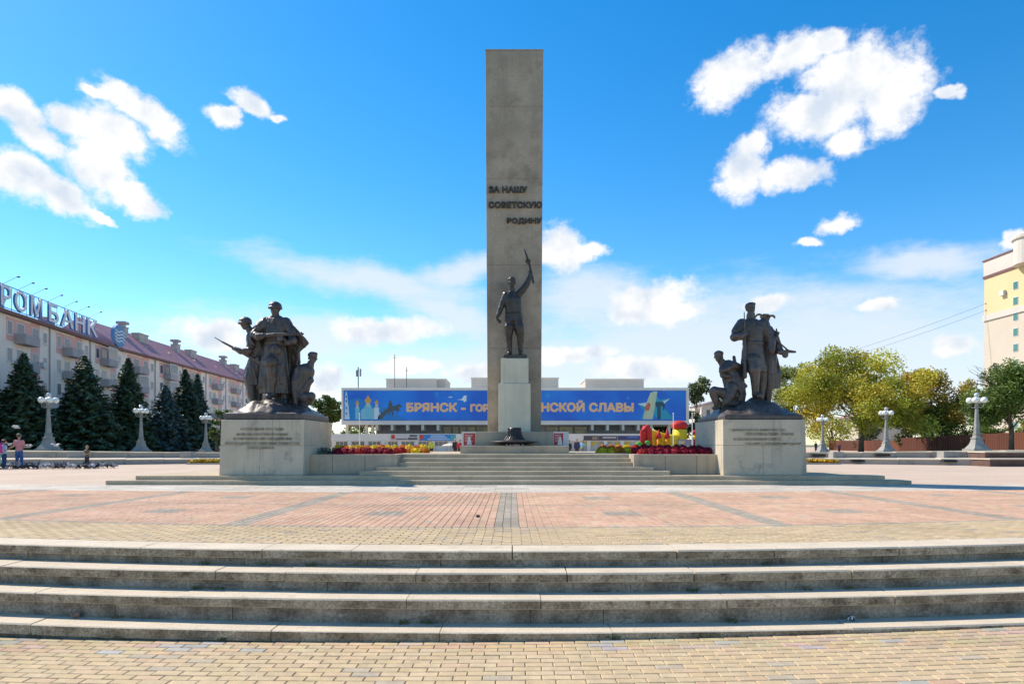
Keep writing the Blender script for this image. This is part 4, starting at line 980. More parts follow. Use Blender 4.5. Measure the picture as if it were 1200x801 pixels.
_w = leaves_mesh('joint_weeds', weeds[0], npr.uniform(.006, .014, len(weeds[0])), np.array([(.10, .14, .04), (.16, .18, .06), (.14, .11, .05)])[npr.integers(0, 3, len(weeds[0]))], M_leaf, None, weeds[1], aspect=3.2)
tag(_w, 'tiny weeds rooted in the joints of the front stairs', 'weeds', kind='stuff')
DK = (.055, .088, .045); BL = (.07, .108, .098)
def px_tree(px, D): return (px - 600) / 780 * D
for (px, apex, D, wpx, lb, c, sd_) in (
    (28, 413, 66, 64, 'dark green spruce at the left edge, behind the man in jeans', DK, 1), (99, 415, 72, 78, 'dark broad spruce between the first and second globe lamp', DK, 2),
    (150, 418, 80, 54, 'slim dark spruce just left of the second globe lamp', DK, 3), (194, 450, 88, 46, 'small bluish spruce right of the second globe lamp', BL, 4),
    (217, 431, 94, 46, 'tall spruce, the left one of the close pair nearest the soldiers sculpture', (.05, .082, .05), 5), (231, 436, 101, 42, 'tall spruce, the right one of the close pair nearest the soldiers sculpture', (.052, .084, .054), 6)):
    x = px_tree(px, D); z0 = terr_z(x, D); spruce(x, D, EYE + (520 - apex) / 780 * D - z0, wpx / 780 * D / 2 * 1.28, lb, c, sd_)

def broadleaf(px, D, top, wpx, label, cols, seed, name='leafy_tree', cat='tree', base=None, low=.18, n=9000, leaf=.22, gap=.5, nl=11, lean=0, group=None, trunk=.22, bark=None, crown_w=1.0, bare=0, pxt=None):
    r_ = np.random.default_rng(seed); rr = random.Random(seed)
    x = px_tree(px, D); z0 = base if base is not None else (terr_z(x, D) if abs(x) > 16 else -.02); H = EYE + (520 - top) / 780 * D - z0; W = wpx / 780 * D / 2 * crown_w
    xt = px_tree(pxt, D) if pxt else x
    t = thing(name, label, cat, (xt, D, z0), group)
    b = MB(); cz = z0 + H * (low + (1 - low) * .5); rz = H * (1 - low) * .5
    b.tube([(xt, D, z0 - .3), (xt + lean * .2 + .05, D, z0 + H * .25), (xt + (x - xt) * .6 + lean * .5, D + .1, z0 + H * .5), (x + lean, D, z0 + H * .85)], [trunk * 1.2, trunk * .85, trunk * .55, trunk * .12], 8)
    clumps = []
    for k in range(nl):
        a = 2 * math.pi * k / nl * 1.9 + rr.uniform(-.4, .4); el = rr.uniform(-.75, .95); q = rr.uniform(.45, .88); h = math.sqrt(max(.05, 1 - el * el * .8))
        c = Vector((x + math.cos(a) * W * q * h, D + math.sin(a) * W * .9 * q * h, cz + rz * el * .85))
        s = Vector((xt + (x - xt) * .3, D, z0 + H * rr.uniform(.18, .5)))
        mid = s.lerp(c, .55) + Vector((rr.uniform(-.2, .2), 0, .12 * H * rr.uniform(.2, .7)))
        b.tube([s, s.lerp(mid, .6), mid, c], [trunk * .4, trunk * .28, trunk * .2, .02], 6)
        clumps.append((c, rr.uniform(.26, .46) * min(W, rz * 1.2)))
        for u in range(3):
            c2 = c + Vector((rr.uniform(-1, 1), rr.uniform(-1, 1), rr.uniform(-.6, 1))) * W * .34
            b.tube([mid.lerp(c, .5), c2], [trunk * .12, .012], 4); clumps.append((c2, rr.uniform(.13, .28) * min(W, rz * 1.2)))
    for k in range(bare):
        a = rr.uniform(2.2, 3.6); s = Vector((x - W * .2, D, cz + rz * .2)); e = s + Vector((math.cos(a) * W * rr.uniform(.5, 1.0), rr.uniform(-.5, .5), rz * rr.uniform(.1, .75))); b.tube([s, s.lerp(e, .5) + Vector((0, 0, .2)), e], [.06, .035, .01], 4)
        for u in range(5):
            f0 = s.lerp(e, rr.uniform(.35, .9)); b.tube([f0, f0 + Vector((rr.uniform(-.9, .2), rr.uniform(-.4, .4), rr.uniform(.1, .9)))], [.02, .006], 3)
    b.build('trunk', bark or M_bark, t, smooth=True)
    wts = np.array([c[1] ** 2 for c in clumps]); wts /= wts.sum(); idx = r_.choice(len(clumps), n, p=wts)
    cen = np.array([clumps[i][0] for i in idx]); rad = np.array([clumps[i][1] for i in idx])
    dv = r_.normal(size=(n, 3)); dv /= np.linalg.norm(dv, axis=1)[:, None]; dv *= (r_.uniform(0, 1, n) ** .42)[:, None]
    C = cen + dv * rad[:, None] * np.array([1.05, 1.05, .85]) + r_.normal(0, .06, (n, 3)) * W * .35
    # drop leaves inside gaps
    keep = np.array([mnoise.noise(Vector(p) * (1.9 / max(.8, W * .45))) > -gap + .0 for p in C]); C = C[keep]; idx = idx[keep]
    tone = r_.uniform(.72, 1.25, len(clumps)); pick = r_.integers(0, len(cols), len(clumps))
    base_c = np.array(cols)[pick[idx]]; mixc = np.array(cols)[r_.integers(0, len(cols), len(C))]
    cc = (base_c * .65 + mixc * .35) * (tone[idx] * r_.uniform(.75, 1.25, len(C)))[:, None]
    leaves_mesh('crown', C, r_.uniform(.7, 1.25, len(C)) * leaf, cc, M_leaf, t, aspect=1.5)
    return t
YG = [(.54, .55, .06), (.44, .50, .07), (.58, .50, .05), (.34, .38, .05), (.56, .42, .05)]
GD = [(.58, .40, .06), (.50, .40, .06), (.62, .42, .07), (.36, .34, .05)]
GR = [(.13, .21, .04), (.18, .27, .05), (.10, .16, .035), (.23, .29, .06)]
PG = [(.32, .36, .11), (.38, .40, .13), (.25, .30, .09)]
BI = [(.15, .20, .09), (.19, .23, .11), (.12, .16, .07)]
broadleaf(1003, 96, 419, 146, 'large yellow-green tree behind the fence, widest crown on the right side', YG, 31, n=44000, leaf=.22, low=.16, gap=.5, nl=20, trunk=.34, pxt=1009)
broadleaf(1092, 100, 434, 74, 'golden yellow tree between the large yellow-green tree and the green one', GD, 32, n=24000, leaf=.22, low=.15, gap=.5, nl=14)
broadleaf(928, 104, 423, 50, 'pale green birch behind the partisans sculpture', PG, 33, name='birch_tree', n=16000, leaf=.20, low=.08, gap=.5, nl=16, crown_w=1.15)
broadleaf(1178, 72, 422, 92, 'dark green tree at the right edge with bare twigs on its left', GR, 34, n=26000, leaf=.18, low=.2, gap=.45, nl=17, bare=9, pxt=1185, trunk=.24)
broadleaf(1108, 99, 462, 64, 'green bush tree right of the middle lamp, under the golden tree', GR, 35, n=10000, leaf=.2, low=.05, gap=.5, nl=12)
broadleaf(1068, 106, 474, 52, 'dark green bush behind the middle right lamp', [(.06, .10, .03), (.05, .08, .03), (.10, .12, .04)], 36, name='bush', cat='bush', n=4500, leaf=.26, low=.03, nl=10)
broadleaf(1020, 119, 500, 34, 'low green bush in the shade of the large yellow-green tree', [(.07, .10, .03), (.10, .13, .04)], 37, name='bush', cat='bush', n=2500, leaf=.2, low=.02, nl=8)
broadleaf(975, 131, 482, 56, 'yellow-green undergrowth bush left of the large tree trunk', YG[:4], 38, name='bush', cat='bush', n=5000, leaf=.24, low=.02, nl=12)
broadleaf(1150, 93, 492, 50, 'green bush between the nearest right lamp and the golden tree', GR, 39, name='bush', cat='bush', n=4500, leaf=.22, low=.02, nl=10)
broadleaf(1200, 85, 490, 40, 'green bush at the right edge under the dark green tree', PG, 40, name='bush', cat='bush', n=3500, leaf=.22, low=.02, nl=10)
broadleaf(817, 108, 438, 36, 'thin grey-green birch right of the blue banner', BI, 41, name='birch_tree', n=6000, leaf=.26, low=.05, gap=.25, nl=13, bare=3)
broadleaf(840, 116, 466, 30, 'grey-green tree between the blue banner and the right pedestal', BI, 42, n=2600, leaf=.28, low=.05, gap=.3, nl=10)
broadleaf(386, 108, 453, 34, 'green tree between the soldiers sculpture and the blue banner', [(.12, .19, .05), (.09, .15, .04), (.15, .22, .06)], 43, n=5000, leaf=.28, low=.05, gap=.5, nl=12)
broadleaf(650, 150, 433, 16, 'small treetop above the hall roof just right of the stele', GR, 44, n=1500, leaf=.4, low=.1, nl=8)
broadleaf(701, 150, 438, 10, 'tiny treetop above the hall roof right of the stele', GR, 45, n=700, leaf=.36, low=.1, nl=6)
broadleaf(412, 112, 494, 64, 'green tree seen under the left end of the hall', GR, 46, n=3000, leaf=.3, low=.02, nl=9)
broadleaf(783, 112, 490, 44, 'green tree seen under the right end of the hall, behind the bouncy castle', GR, 47, n=3500, leaf=.3, low=.02, nl=9)
broadleaf(254, 84, 494, 17, 'small bright green bush beside the left pedestal', [(.14, .20, .05), (.18, .22, .06)], 48, name='bush', cat='bush', n=1600, leaf=.2, low=.02, nl=8)
broadleaf(262, 110, 478, 30, 'green bush tree behind the left pedestal', GR, 49, name='bush', cat='bush', n=2000, leaf=.28, low=.02, nl=8)

# ============================================================ FENCE
M_rust = mat('fence_rust', (.17, .062, .04), (.12, .05, .035), rnd=[(.17, .065, .04), (.14, .055, .038), (.19, .075, .045), (.12, .05, .035)], rough=.6, scale=1)
fn = thing('sheet_metal_fence', 'long rusty brown sheet metal fence behind the lamps of the right terrace', 'fence', (61, 90, .2))
y = 60
while y < 130:
    L_ = 2.5; x = 59.6 + (y - 60) * .034; z = terr_z(x, y) - .05
    bb = MB(); prof = []; n = 12
    for i in range(n + 1): prof.append((y + .02 + (L_ - .04) * i / n, x + (.05 if i % 2 else 0)))
    vs = [(p[1], p[0], z) for p in prof] + [(p[1], p[0], z + 2.1) for p in prof] + [(p[1] + .02, p[0], z) for p in prof] + [(p[1] + .02, p[0], z + 2.1) for p in prof]
    k = n + 1; bb.add(vs, [(i, i + 1, k + i + 1, k + i) for i in range(n)] + [(2 * k + i, 3 * k + i, 3 * k + i + 1, 2 * k + i + 1) for i in range(n)] + [(k + i, k + i + 1, 3 * k + i + 1, 3 * k + i) for i in range(n)])
    bb.build('panel', M_rust, fn, fix=False)
    bb = MB(); bb.box(x + .06, x + .14, y - .04, y + .04, z - .3, z + 2.15); bb.build('post', M_rust, fn)
    y += L_
# ============================================================ FLOWERS
M_petal = mat('petals', (.5, .1, .1), attr=True, rough=.7, bump=0, trans=.15, scale=1)
def mum(x, y, z, r, col, label, group, seed, n=520, h=.8):
    r_ = np.random.default_rng(seed); v = r_.normal(size=(n, 3)); v[:, 2] = np.abs(v[:, 2]); v /= np.linalg.norm(v, axis=1)[:, None]
    C = np.array([x, y, z]) + v * r * r_.uniform(.82, 1.06, n)[:, None] * np.array([1, 1, h])
    t = thing('flower_bush', label, 'flowers', (x, y, z), group)
    cc = np.array(col) * r_.uniform(.6, 1.35, n)[:, None]
    leaves_mesh('blossom', C, r_.uniform(.05, .085, n) * (r / .24), cc, M_petal, t, v + r_.normal(0, .3, (n, 3)), aspect=1.1)
    b = MB(); b.ball((x, y, z), (r * .86, r * .86, r * h * .86), 10, 8); b.build('foliage', mat('mum_leaf', (.06, .10, .03), (.04, .06, .02), rough=.8), t)
DR, RD, OR_, YL, GN = (.36, .02, .045), (.55, .035, .035), (.78, .24, .03), (.85, .60, .03), (.20, .28, .05)
def bed(pxa, pxb, cols_front, cols_back, side, clear):
    names = {DR: 'deep red', RD: 'bright red', OR_: 'orange', YL: 'yellow', GN: 'greenish'}
    for row_, (D, cols) in enumerate(((21.78, cols_front), (22.35, cols_back), (23.05, cols_back))):
        n = len(cols)
        for i, c in enumerate(cols):
            px = pxa + (pxb - pxa) * (i + .5) / n; on_deck = (px - clear) * (1 if side == 'left' else -1) > 0
            Dd = D + (2.6 if on_deck else 0) + rng.uniform(-.06, .06); x = at(px, 0, Dd).x + rng.uniform(-.03, .03); r = rng.uniform(.20, .27)
            top = (524.6, 522.8, 521.0)[row_] + rng.uniform(-.5, .7)
            ztop = EYE + (520 - top) / 780 * Dd; zb_ = DZ - (.004 if on_deck else .08)
            lab = '%s chrysanthemum bush in the planter %s of the steps' % (names[c], side)
            if on_deck: lab = 'potted %s chrysanthemum on the deck at the inner end of the %s flower row' % (names[c], side)
            mum(x, Dd, zb_, r, c, lab, '%s chrysanthemums %s%s' % (names[c], side, ' deck' if on_deck else ''), int(D * 10) + i + (500 if side == 'right' else 0), h=(ztop - zb_) / r)
bed(393, 500, [DR, DR, DR, RD, DR, DR, DR, DR, RD, RD, OR_, YL, OR_], [YL, OR_, YL, YL, OR_, YL, OR_, YL, YL, OR_, YL, OR_, YL], 'left', 455)
bed(702, 834, [YL, YL, OR_, YL, RD, RD, DR, DR, DR, DR, DR, DR, DR, DR], [OR_, OR_, OR_, YL, RD, DR, DR, DR, DR, DR, DR, DR, DR, DR], 'right', 746)
for px, D, r, lb, sd_ in ((378, 22.0, .22, 'grey-green leafy plant in the left planter by the pedestal', 1), (387, 22.2, .2, 'small grey-green plant beside the red flowers of the left planter', 2), (812, 21.9, .14, 'pale grey-green plant at the right end of the red flowers', 3), (822, 21.9, .13, 'whitish little plant beside the right pedestal', 4)):
    p = at(px, 0, D); r_ = np.random.default_rng(sd_); t = thing('silver_plant', lb, 'plant', (p.x, D, DZ - .1)); n = 160
    v = r_.normal(size=(n, 3)); v[:, 2] = np.abs(v[:, 2]); v /= np.linalg.norm(v, axis=1)[:, None]
    cc = np.array((.24, .28, .22) if sd_ != 4 else (.6, .62, .58)) * r_.uniform(.6, 1.3, n)[:, None]
    leaves_mesh('leaves', np.array([p.x, D, DZ - .1]) + v * r_.uniform(.3, 1, n)[:, None] * np.array([r * 1.5, r, r * 1.5]), .075, cc, M_leaf, t)
for s, px0, px1, lb in ((-1, 221, 257, 'low yellow marigold bed on the plaza left of the soldiers pedestal'), (1, 945, 983, 'low yellow marigold bed on the plaza right of the partisans pedestal')):
    D = 40.0; xa, xb = at(px0, 0, D).x, at(px1, 0, D).x; n = 1400
    C = np.stack([npr.uniform(xa, xb, n), D + npr.uniform(0, 2.2, n), npr.uniform(.08, .26, n)], 1)
    cc = np.array([(.75, .45, .03), (.7, .52, .05), (.65, .30, .03), (.2, .25, .05)])[npr.integers(0, 4, n)]
    o = leaves_mesh('marigold_bed', C, .13, cc, M_petal, None); tag(o, lb, 'flower bed', kind='stuff')
    b = MB(); b.box(xa - .1, xb + .1, D - .12, D + 2.3, -.01, .09); tag(b.build('bed_border', M_kerb), 'thin grey kerb frame under the yellow marigolds, ' + ('left' if s < 0 else 'right') + ' side of the plaza', 'kerb')

# ============================================================ CONCERT HALL WITH THE BLUE BANNER
HD = 100.0
def hx(px, D=HD): return (px - 600) / 780 * D
def hz(py, D=HD): return EYE + (520 - py) / 780 * D
M_white = mat('hall_white', (.80, .74, .65), (.73, .67, .59), rough=.75, scale=.4, bump=.1, streak=((.45, .42, .38), 1.2, .3))
M_grey = mat('hall_grey', (.34, .33, .34), (.28, .27, .28), rough=.8, scale=.5)
M_dark = flat('hall_dark', (.07, .07, .075), .3)
M_glass = mat('window_glass', (.10, .13, .15), (.05, .06, .07), rough=.12, bump=0, spec=.8, scale=.6)
M_panel = mat('hall_panel', (.60, .54, .47), (.54, .49, .43), rough=.8, scale=.3)
M_soffit = flat('hall_soffit', (.30, .29, .28), .8)
hall = thing('concert_hall', 'long low modern hall behind the monument, its upper storey faced by the blue banner', 'building', (0, HD, 0))
b = MB(); b.box(hx(401), hx(806.5), HD + .5, HD + 30, hz(497), hz(456)); b.build('upper_storey', M_white, hall)
for (a, b_, c, d_) in ((400, 807.5, 454, 457.4), (400, 807.5, 492.6, 497.4)):
    bb = MB(); bb.box(hx(a), hx(b_), HD, HD + .5, hz(d_), hz(c)); bb.build('frame_band', M_white, hall)
for (a, b_) in ((400, 402.6), (803.8, 807.5)):
    bb = MB(); bb.box(hx(a), hx(b_), HD + .002, HD + .5, hz(492.5), hz(457.5)); bb.build('frame_side', M_white, hall)
for (a, b_, c, D) in ((452.5, 511, 444.5, 106), (511.3, 522.3, 444.8, 108), (552.3, 654.4, 443.3, 107), (686, 754.4, 444.8, 106)):
    bb = MB(); bb.box(hx(a, D), hx(b_, D), D, D + 8, hz(456, HD) + .01, hz(c, D)); bb.build('roof_box', M_panel, hall)
    bb = MB(); bb.box(hx(a, D) - .1, hx(b_, D) + .1, D - .1, D + 8.1, hz(c, D) + .002, hz(c, D) + .18); bb.build('roof_trim', M_white, hall)
bb = MB(); bb.box(hx(436), hx(760), HD + 3, HD + 28, -.1, hz(497) - .01); bb.build('recessed_wall', M_grey, hall)
bb = MB(); bb.box(hx(401), hx(806), HD + 2.9, HD + 3.0 - .01, hz(499.3), hz(497.2)); bb.build('soffit_beam', M_soffit, hall)
for px in (440.5, 458.5, 476.6, 494.5, 512.5, 694.5, 712.5, 730.7, 748.8):
    bb = MB(); bb.box(hx(px) - .17, hx(px) + .22, HD + .5, HD + 2.99, hz(504), hz(497.42)); bb.build('bracket', M_white, hall)
for px in (404.5, 427.8, 434.8, 765, 786, 803):
    bb = MB(); bb.box(hx(px) - .2, hx(px) + .2, HD + 1, HD + 1.4, -.1, hz(497.42)); bb.build('pillar', M_white, hall)
for (a, b_) in ((517, 527), (528, 536), (536.8, 545), (546, 556), (557, 571), (640, 655.8), (656.8, 674), (674.8, 691)):
    bb = MB(); bb.box(hx(a), hx(b_), HD + 2.93, HD + 2.999, hz(508.5), hz(498.4)); f_ = bb.build('window', M_dark, hall)
    for k in range(2):
        bb = MB(); za, zb2 = (hz(507.9), hz(503.6)) if k == 0 else (hz(503.2), hz(499)); bb.box(hx(a) + .08, hx(b_) - .08, HD + 2.9, HD + 2.93, za, zb2); bb.build('pane', mat('warm_glass', (.22, .19, .08), (.07, .06, .05), rough=.15, bump=0, spec=.7, scale=.9, spread=.12), f_)
# ground-floor annex: white band, row of windows
AD = 92.0
for (a, b_, lab) in ((388, 552, 'left'), (655, 758, 'right')):
    bb = MB(); bb.box(hx(a, AD), hx(b_, AD), AD, AD + 6, hz(516.6, AD), hz(508, AD)); bb.build('annex_band', M_white, hall)
    bb = MB(); bb.box(hx(a, AD), hx(b_, AD), AD + .25, AD + 6, -.1, hz(516.6, AD) - .003); bb.build('annex_wall', M_white if lab == 'left' else M_panel, hall)
for (a, b_) in ((392.7, 407.3), (411.6, 427), (431.2, 446), (454, 466), (469.5, 485.5), (490, 504.6), (508.5, 524.5)):
    bb = MB(); bb.box(hx(a, AD), hx(b_, AD), AD + .19, AD + .249, hz(522.4, AD), hz(517, AD)); f_ = bb.build('window', M_white, hall)
    n = 3; 
    for k in range(n):
        xa, xb = hx(a, AD) + .05 + (hx(b_, AD) - hx(a, AD) - .1) * k / n, hx(a, AD) + .05 + (hx(b_, AD) - hx(a, AD) - .1) * (k + 1) / n
        bb = MB(); bb.box(xa + .04, xb - .04, AD + .16, AD + .19, hz(522, AD), hz(517.4, AD)); bb.build('pane', M_glass, f_)
for k in range(10):
    px = 409.5 + k * 19.6 if k < 7 else 690 + (k - 7) * 19.6
    bb = MB(); bb.box(hx(px, AD) - .25, hx(px, AD) + .25, AD - .02, AD + .18, -.1, hz(516.6, AD) - .004); bb.build('pilaster', M_white, hall)
# shop posters on the annex band (flat prints)
def small_poster(name, px0, px1, y0, y1, D, c, lab, bits):
    t = thing(name, lab, 'poster', (hx((px0 + px1) / 2, D), D, hz(y1, D)))
    bb = MB(); bb.box(hx(px0, D), hx(px1, D), D - .06, D - .02, hz(y1, D), hz(y0, D)); bb.build('sheet', flat('print_%d_%d' % (px0, y0), c), t)
    for i, (a, b_, c0, c1, col) in enumerate(bits):
        bb = MB(); bb.box(hx(a, D), hx(b_, D), D - .066 - .004 * i, D - .0601 - .004 * i, hz(c1, D), hz(c0, D)); bb.build('print_patch', flat('patch_%s' % '_'.join('%.2f' % v for v in col), col), t)
small_poster('event_poster', 458, 491, 508.9, 515.8, AD, (.62, .58, .55), 'white event poster with a red square and black script, above the left windows', [(458.6, 462.8, 509.3, 514, (.6, .06, .04)), (480, 489, 509.2, 511.5, (.12, .12, .13)), (464, 477, 513.5, 514.6, (.08, .08, .09)), (478, 489, 512.6, 515, (.10, .10, .11))])
small_poster('event_poster', 491.6, 534, 508.9, 516.2, AD, (.03, .25, .62), 'bright blue event poster with white lines, above the left windows', [(492, 497, 509.3, 514.5, (.62, .08, .05)), (505, 521, 509.8, 510.7, (.7, .75, .8)), (504, 524, 511.9, 512.8, (.7, .75, .8)), (501, 527, 514, 514.9, (.7, .75, .8)), (528, 533.6, 509.3, 515.8, (.1, .42, .4))])
small_poster('event_poster', 684, 701, 510.3, 515.8, AD, (.10, .07, .08), 'dark photo poster left of the white script poster on the right annex', [(694, 700, 511.5, 514.5, (.4, .25, .15))])
small_poster('event_poster', 701.4, 723.5, 510.3, 515.8, AD, (.10, .08, .10), 'dark poster with a pale diagonal stroke on the right annex', [(706, 722, 511.6, 513.2, (.6, .5, .48))])
small_poster('event_poster', 724, 752, 510.3, 515.6, AD, (.07, .07, .16), 'dark blue and purple poster next to the bouncy castle', [(735, 748, 511, 513, (.10, .18, .45))])
for (a, b_, c) in ((684, 698, (.72, .55, .08)), (701, 718, (.55, .45, .3)), (722, 738, (.62, .52, .10))):
    small_poster('shop_sign', a, b_, 517.2, 521.4, AD + .16, c, 'small %s sign board under the dark posters, %s' % ('yellow' if c[2] < .09 else 'brownish' if c[2] > .2 else 'mustard', 'nearest the stele' if a == 684 else 'in the middle' if a == 701 else 'nearest the bouncy castle'), [(a + 2, b_ - 2, 518.6, 519.4, (.3, .2, .05))])

# --- banner
BD = HD - .12
ban = thing('banner', 'huge blue banner with orange lettering across the hall front, behind the stele', 'banner', (0, BD, hz(492)))
M_blue = bpy.data.materials.new('banner_blue'); M_blue.use_nodes = True
def _mb():
    nt = M_blue.node_tree; N = nt.nodes; L = nt.links; bs = N['Principled BSDF']; bs.inputs['Roughness'].default_value = .5
    g_ = N.new('ShaderNodeNewGeometry'); n1 = N.new('ShaderNodeTexNoise'); n1.inputs['Scale'].default_value = .14; n1.inputs['Detail'].default_value = 3; L.new(g_.outputs['Position'], n1.inputs['Vector'])
    cr = N.new('ShaderNodeValToRGB'); L.new(n1.outputs[0], cr.inputs[0]); cr.color_ramp.elements[0].color = (.006, .12, .56, 1); cr.color_ramp.elements[0].position = .42; cr.color_ramp.elements[1].color = (.012, .26, .78, 1); cr.color_ramp.elements[1].position = .75
    L.new(cr.outputs[0], bs.inputs['Base Color'])
_mb()
bb = MB(); bb.box(hx(402.8), hx(803.6), BD, HD - .001, hz(492.4), hz(457.6)); bb.build('banner_sheet', M_blue, ban)
def art(name, poly, col, k, rough=.5):
    bb = MB(); bb.prism([(hx(a), hz(b_)) for a, b_ in poly], BD - .004 - k * .004, BD - .0005); return bb.build(name, flat('art_%s' % '_'.join('%.2f' % v for v in col), col, rough), ban)
def disc(name, cx, cy, r, col, k, ry=None, n=14): return art(name, [(cx + r * math.cos(2 * math.pi * i / n), cy + (ry or r) * math.sin(2 * math.pi * i / n)) for i in range(n)], col, k)
TQ, PW_, GO = (.10, .42, .55), (.55, .68, .75), (.62, .34, .07)
art('printed_haze', [(403, 492), (403, 470), (420, 466), (440, 474), (458, 480), (476, 492)], (.02, .22, .58), 0)
art('printed_tower', [(404, 491), (404.4, 474), (404, 473), (404.6, 464), (405.4, 459.5), (406, 458), (406.6, 459.5), (407.4, 464), (408, 473), (408.5, 474), (410, 491)], (.50, .66, .76), 2)
for y in (463.5, 468.5, 476.5, 483): art('printed_opening', [(405.3, y), (406.9, y), (406.9, y + 2.6), (405.3, y + 2.6)], (.06, .18, .40), 3)
for (x, yb, w_, gy, gr2) in ((419, 478, 2.4, 472, 2.3), (431.5, 476, 4.2, 469, 4.2), (441.5, 478, 2.8, 471.5, 2.5)):
    art('printed_church_wall', [(x - w_, 491), (x - w_, yb - 1), (x + w_, yb - 1), (x + w_, 491)], (.16, .50, .62) if x < 440 else PW_, 2)
    art('printed_drum', [(x - w_ * .55, yb), (x - w_ * .55, gy + .5), (x + w_ * .55, gy + .5), (x + w_ * .55, yb)], (.45, .52, .5), 3)
    art('printed_dome', [(x, gy - gr2 * 1.5), (x + gr2 * .5, gy - gr2 * .6), (x + gr2 * .95, gy - gr2 * .1), (x + gr2 * .6, gy + gr2 * .7), (x - gr2 * .6, gy + gr2 * .7), (x - gr2 * .95, gy - gr2 * .1), (x - gr2 * .5, gy - gr2 * .6)], GO, 4)
art('printed_church_nave', [(423, 491), (423, 481), (426, 478), (438, 478), (440, 481), (446, 483), (446, 491)], (.22, .48, .60), 1)
# horseman monument print
art('printed_horseman', [(443, 491), (443.5, 487), (446, 485), (447, 481.5), (449, 483), (450.5, 479), (452, 481), (454, 477), (455.4, 477.5), (455.2, 473), (456.4, 471), (456.2, 468.8), (457.6, 468.4), (458.4, 470.6), (459.8, 472), (460, 475.5), (463, 475.2), (465.5, 474.5), (467, 472.8), (468, 473.2), (469.5, 474), (471.6, 476.4), (470.8, 477.4), (468.6, 476.6), (467.6, 479), (469.8, 480.6), (469.4, 481.6), (466.6, 480.6), (467.2, 484), (466.2, 484.2), (465, 481), (461, 481.2), (461.2, 485), (459.6, 488), (458.8, 487.4), (459.6, 484), (457.6, 481.4), (456.6, 486), (455.2, 486), (455.4, 482), (452.6, 485.5), (450, 487.5), (448, 491)], (.07, .10, .11), 2)
art('printed_gull', [(535.5, 468.2), (541, 467.4), (544, 463.2), (547.2, 463.4), (546.5, 466.5), (546.8, 469.5), (544.5, 471), (542, 468.8)], (.72, .78, .82), 2)
art('printed_gull', [(524.5, 465.5), (528, 464.2), (531, 465.2), (528, 465.9)], (.5, .62, .75), 2)
art('printed_stripe', [(760, 491), (765, 458.5), (770.2, 458.5), (764.8, 491)], (.50, .62, .40), 3)
art('printed_star', [(747, 473), (757, 471.5), (762, 462), (768, 458.5), (772, 468.5), (785, 466.5), (776, 476), (790, 491), (771, 491), (765, 484), (750, 491), (755, 481)], (.03, .36, .50), 2)
art('printed_star_facet', [(747, 473), (757, 471.5), (761, 478)], (.62, .74, .74), 3)
art('printed_star_facet', [(785, 466.5), (774, 471), (778, 473)], (.62, .74, .74), 3)
art('printed_ribbon', [(753, 491), (758, 470), (762, 460), (765.5, 459), (764, 472), (763.5, 491)], (.55, .62, .42), 4)
art('printed_order', [(755, 477), (760, 471), (762.5, 474), (760, 481), (756.5, 481)], (.60, .16, .08), 5)
art('printed_hammer', [(768, 470.5), (777, 470.5), (779, 474), (778.5, 479), (776.5, 481), (776.8, 477), (774, 475), (774, 491), (770, 491), (770, 478), (767.5, 474)], (.03, .09, .13), 4)
disc('printed_glow', 512, 461.5, 2.4, (.03, .27, .66), 1); disc('printed_glow', 641.6, 463, 3, (.03, .29, .68), 1); disc('printed_glow', 736, 466, 2, (.03, .26, .62), 1)
M_or = flat('banner_orange', (.90, .50, .22)); M_pk = flat('banner_outline', (.86, .66, .52))
for (txt, x0, x1) in (('БРЯНСК', 476.3, 536), ('-', 540, 546), ('ГОРОД', 551, 591), ('ВОИ', 599, 632), ('НСКОЙ', 634, 685), ('СЛАВЫ', 690, 742.5)):
    w_ = hx(x1) - hx(x0); h_ = (1.42 if txt != '-' else .34) * (1.26 if 'Й' in txt else 1); zz = hz(482.4) + (.04 if txt == '-' else 0)
    bold_print('letter_outline', txt, M_pk, ban, (hx(x0), BD - .02, zz), w_, h_, .10)
    bold_print('lettering', txt, M_or, ban, (hx(x0) + .07, BD - .05, zz + .07), w_ - .14, h_ - .14, .035)
# aerials on the hall roof
for px, top, lb, D in ((419.8, 430, 'mobile antenna mast with three boxes at the left end of the hall roof', 104), (462.5, 415, 'tall thin aerial on the hall roof left of the cross aerial', 105), (476.5, 430, 'thin cross aerial on the hall roof', 105)):
    t = thing('roof_antenna', lb, 'antenna', (hx(px, D), D, hz(456)))
    b = MB(); b.tube([(hx(px, D), D, hz(456, HD)), (hx(px, D), D, hz(top, D))], .05 if px > 430 else .09, 6); b.build('mast', M_dark, t)
    if px < 430:
        for k in range(3): bb = MB(); a = k * 2.1; bb.box(hx(px, D) + .35 * math.cos(a) - .12, hx(px, D) + .35 * math.cos(a) + .12, D + .3 * math.sin(a) - .1, D + .3 * math.sin(a) + .1, hz(441, D), hz(432 + k, D)); bb.build('antenna_box', M_grey, t)
    else:
        bb = MB(); bb.tube([(hx(px - 2, D), D, hz(top + 4, D)), (hx(px + 2, D), D, hz(top + 4, D))], .03, 4); bb.build('crossbar', M_dark, t)
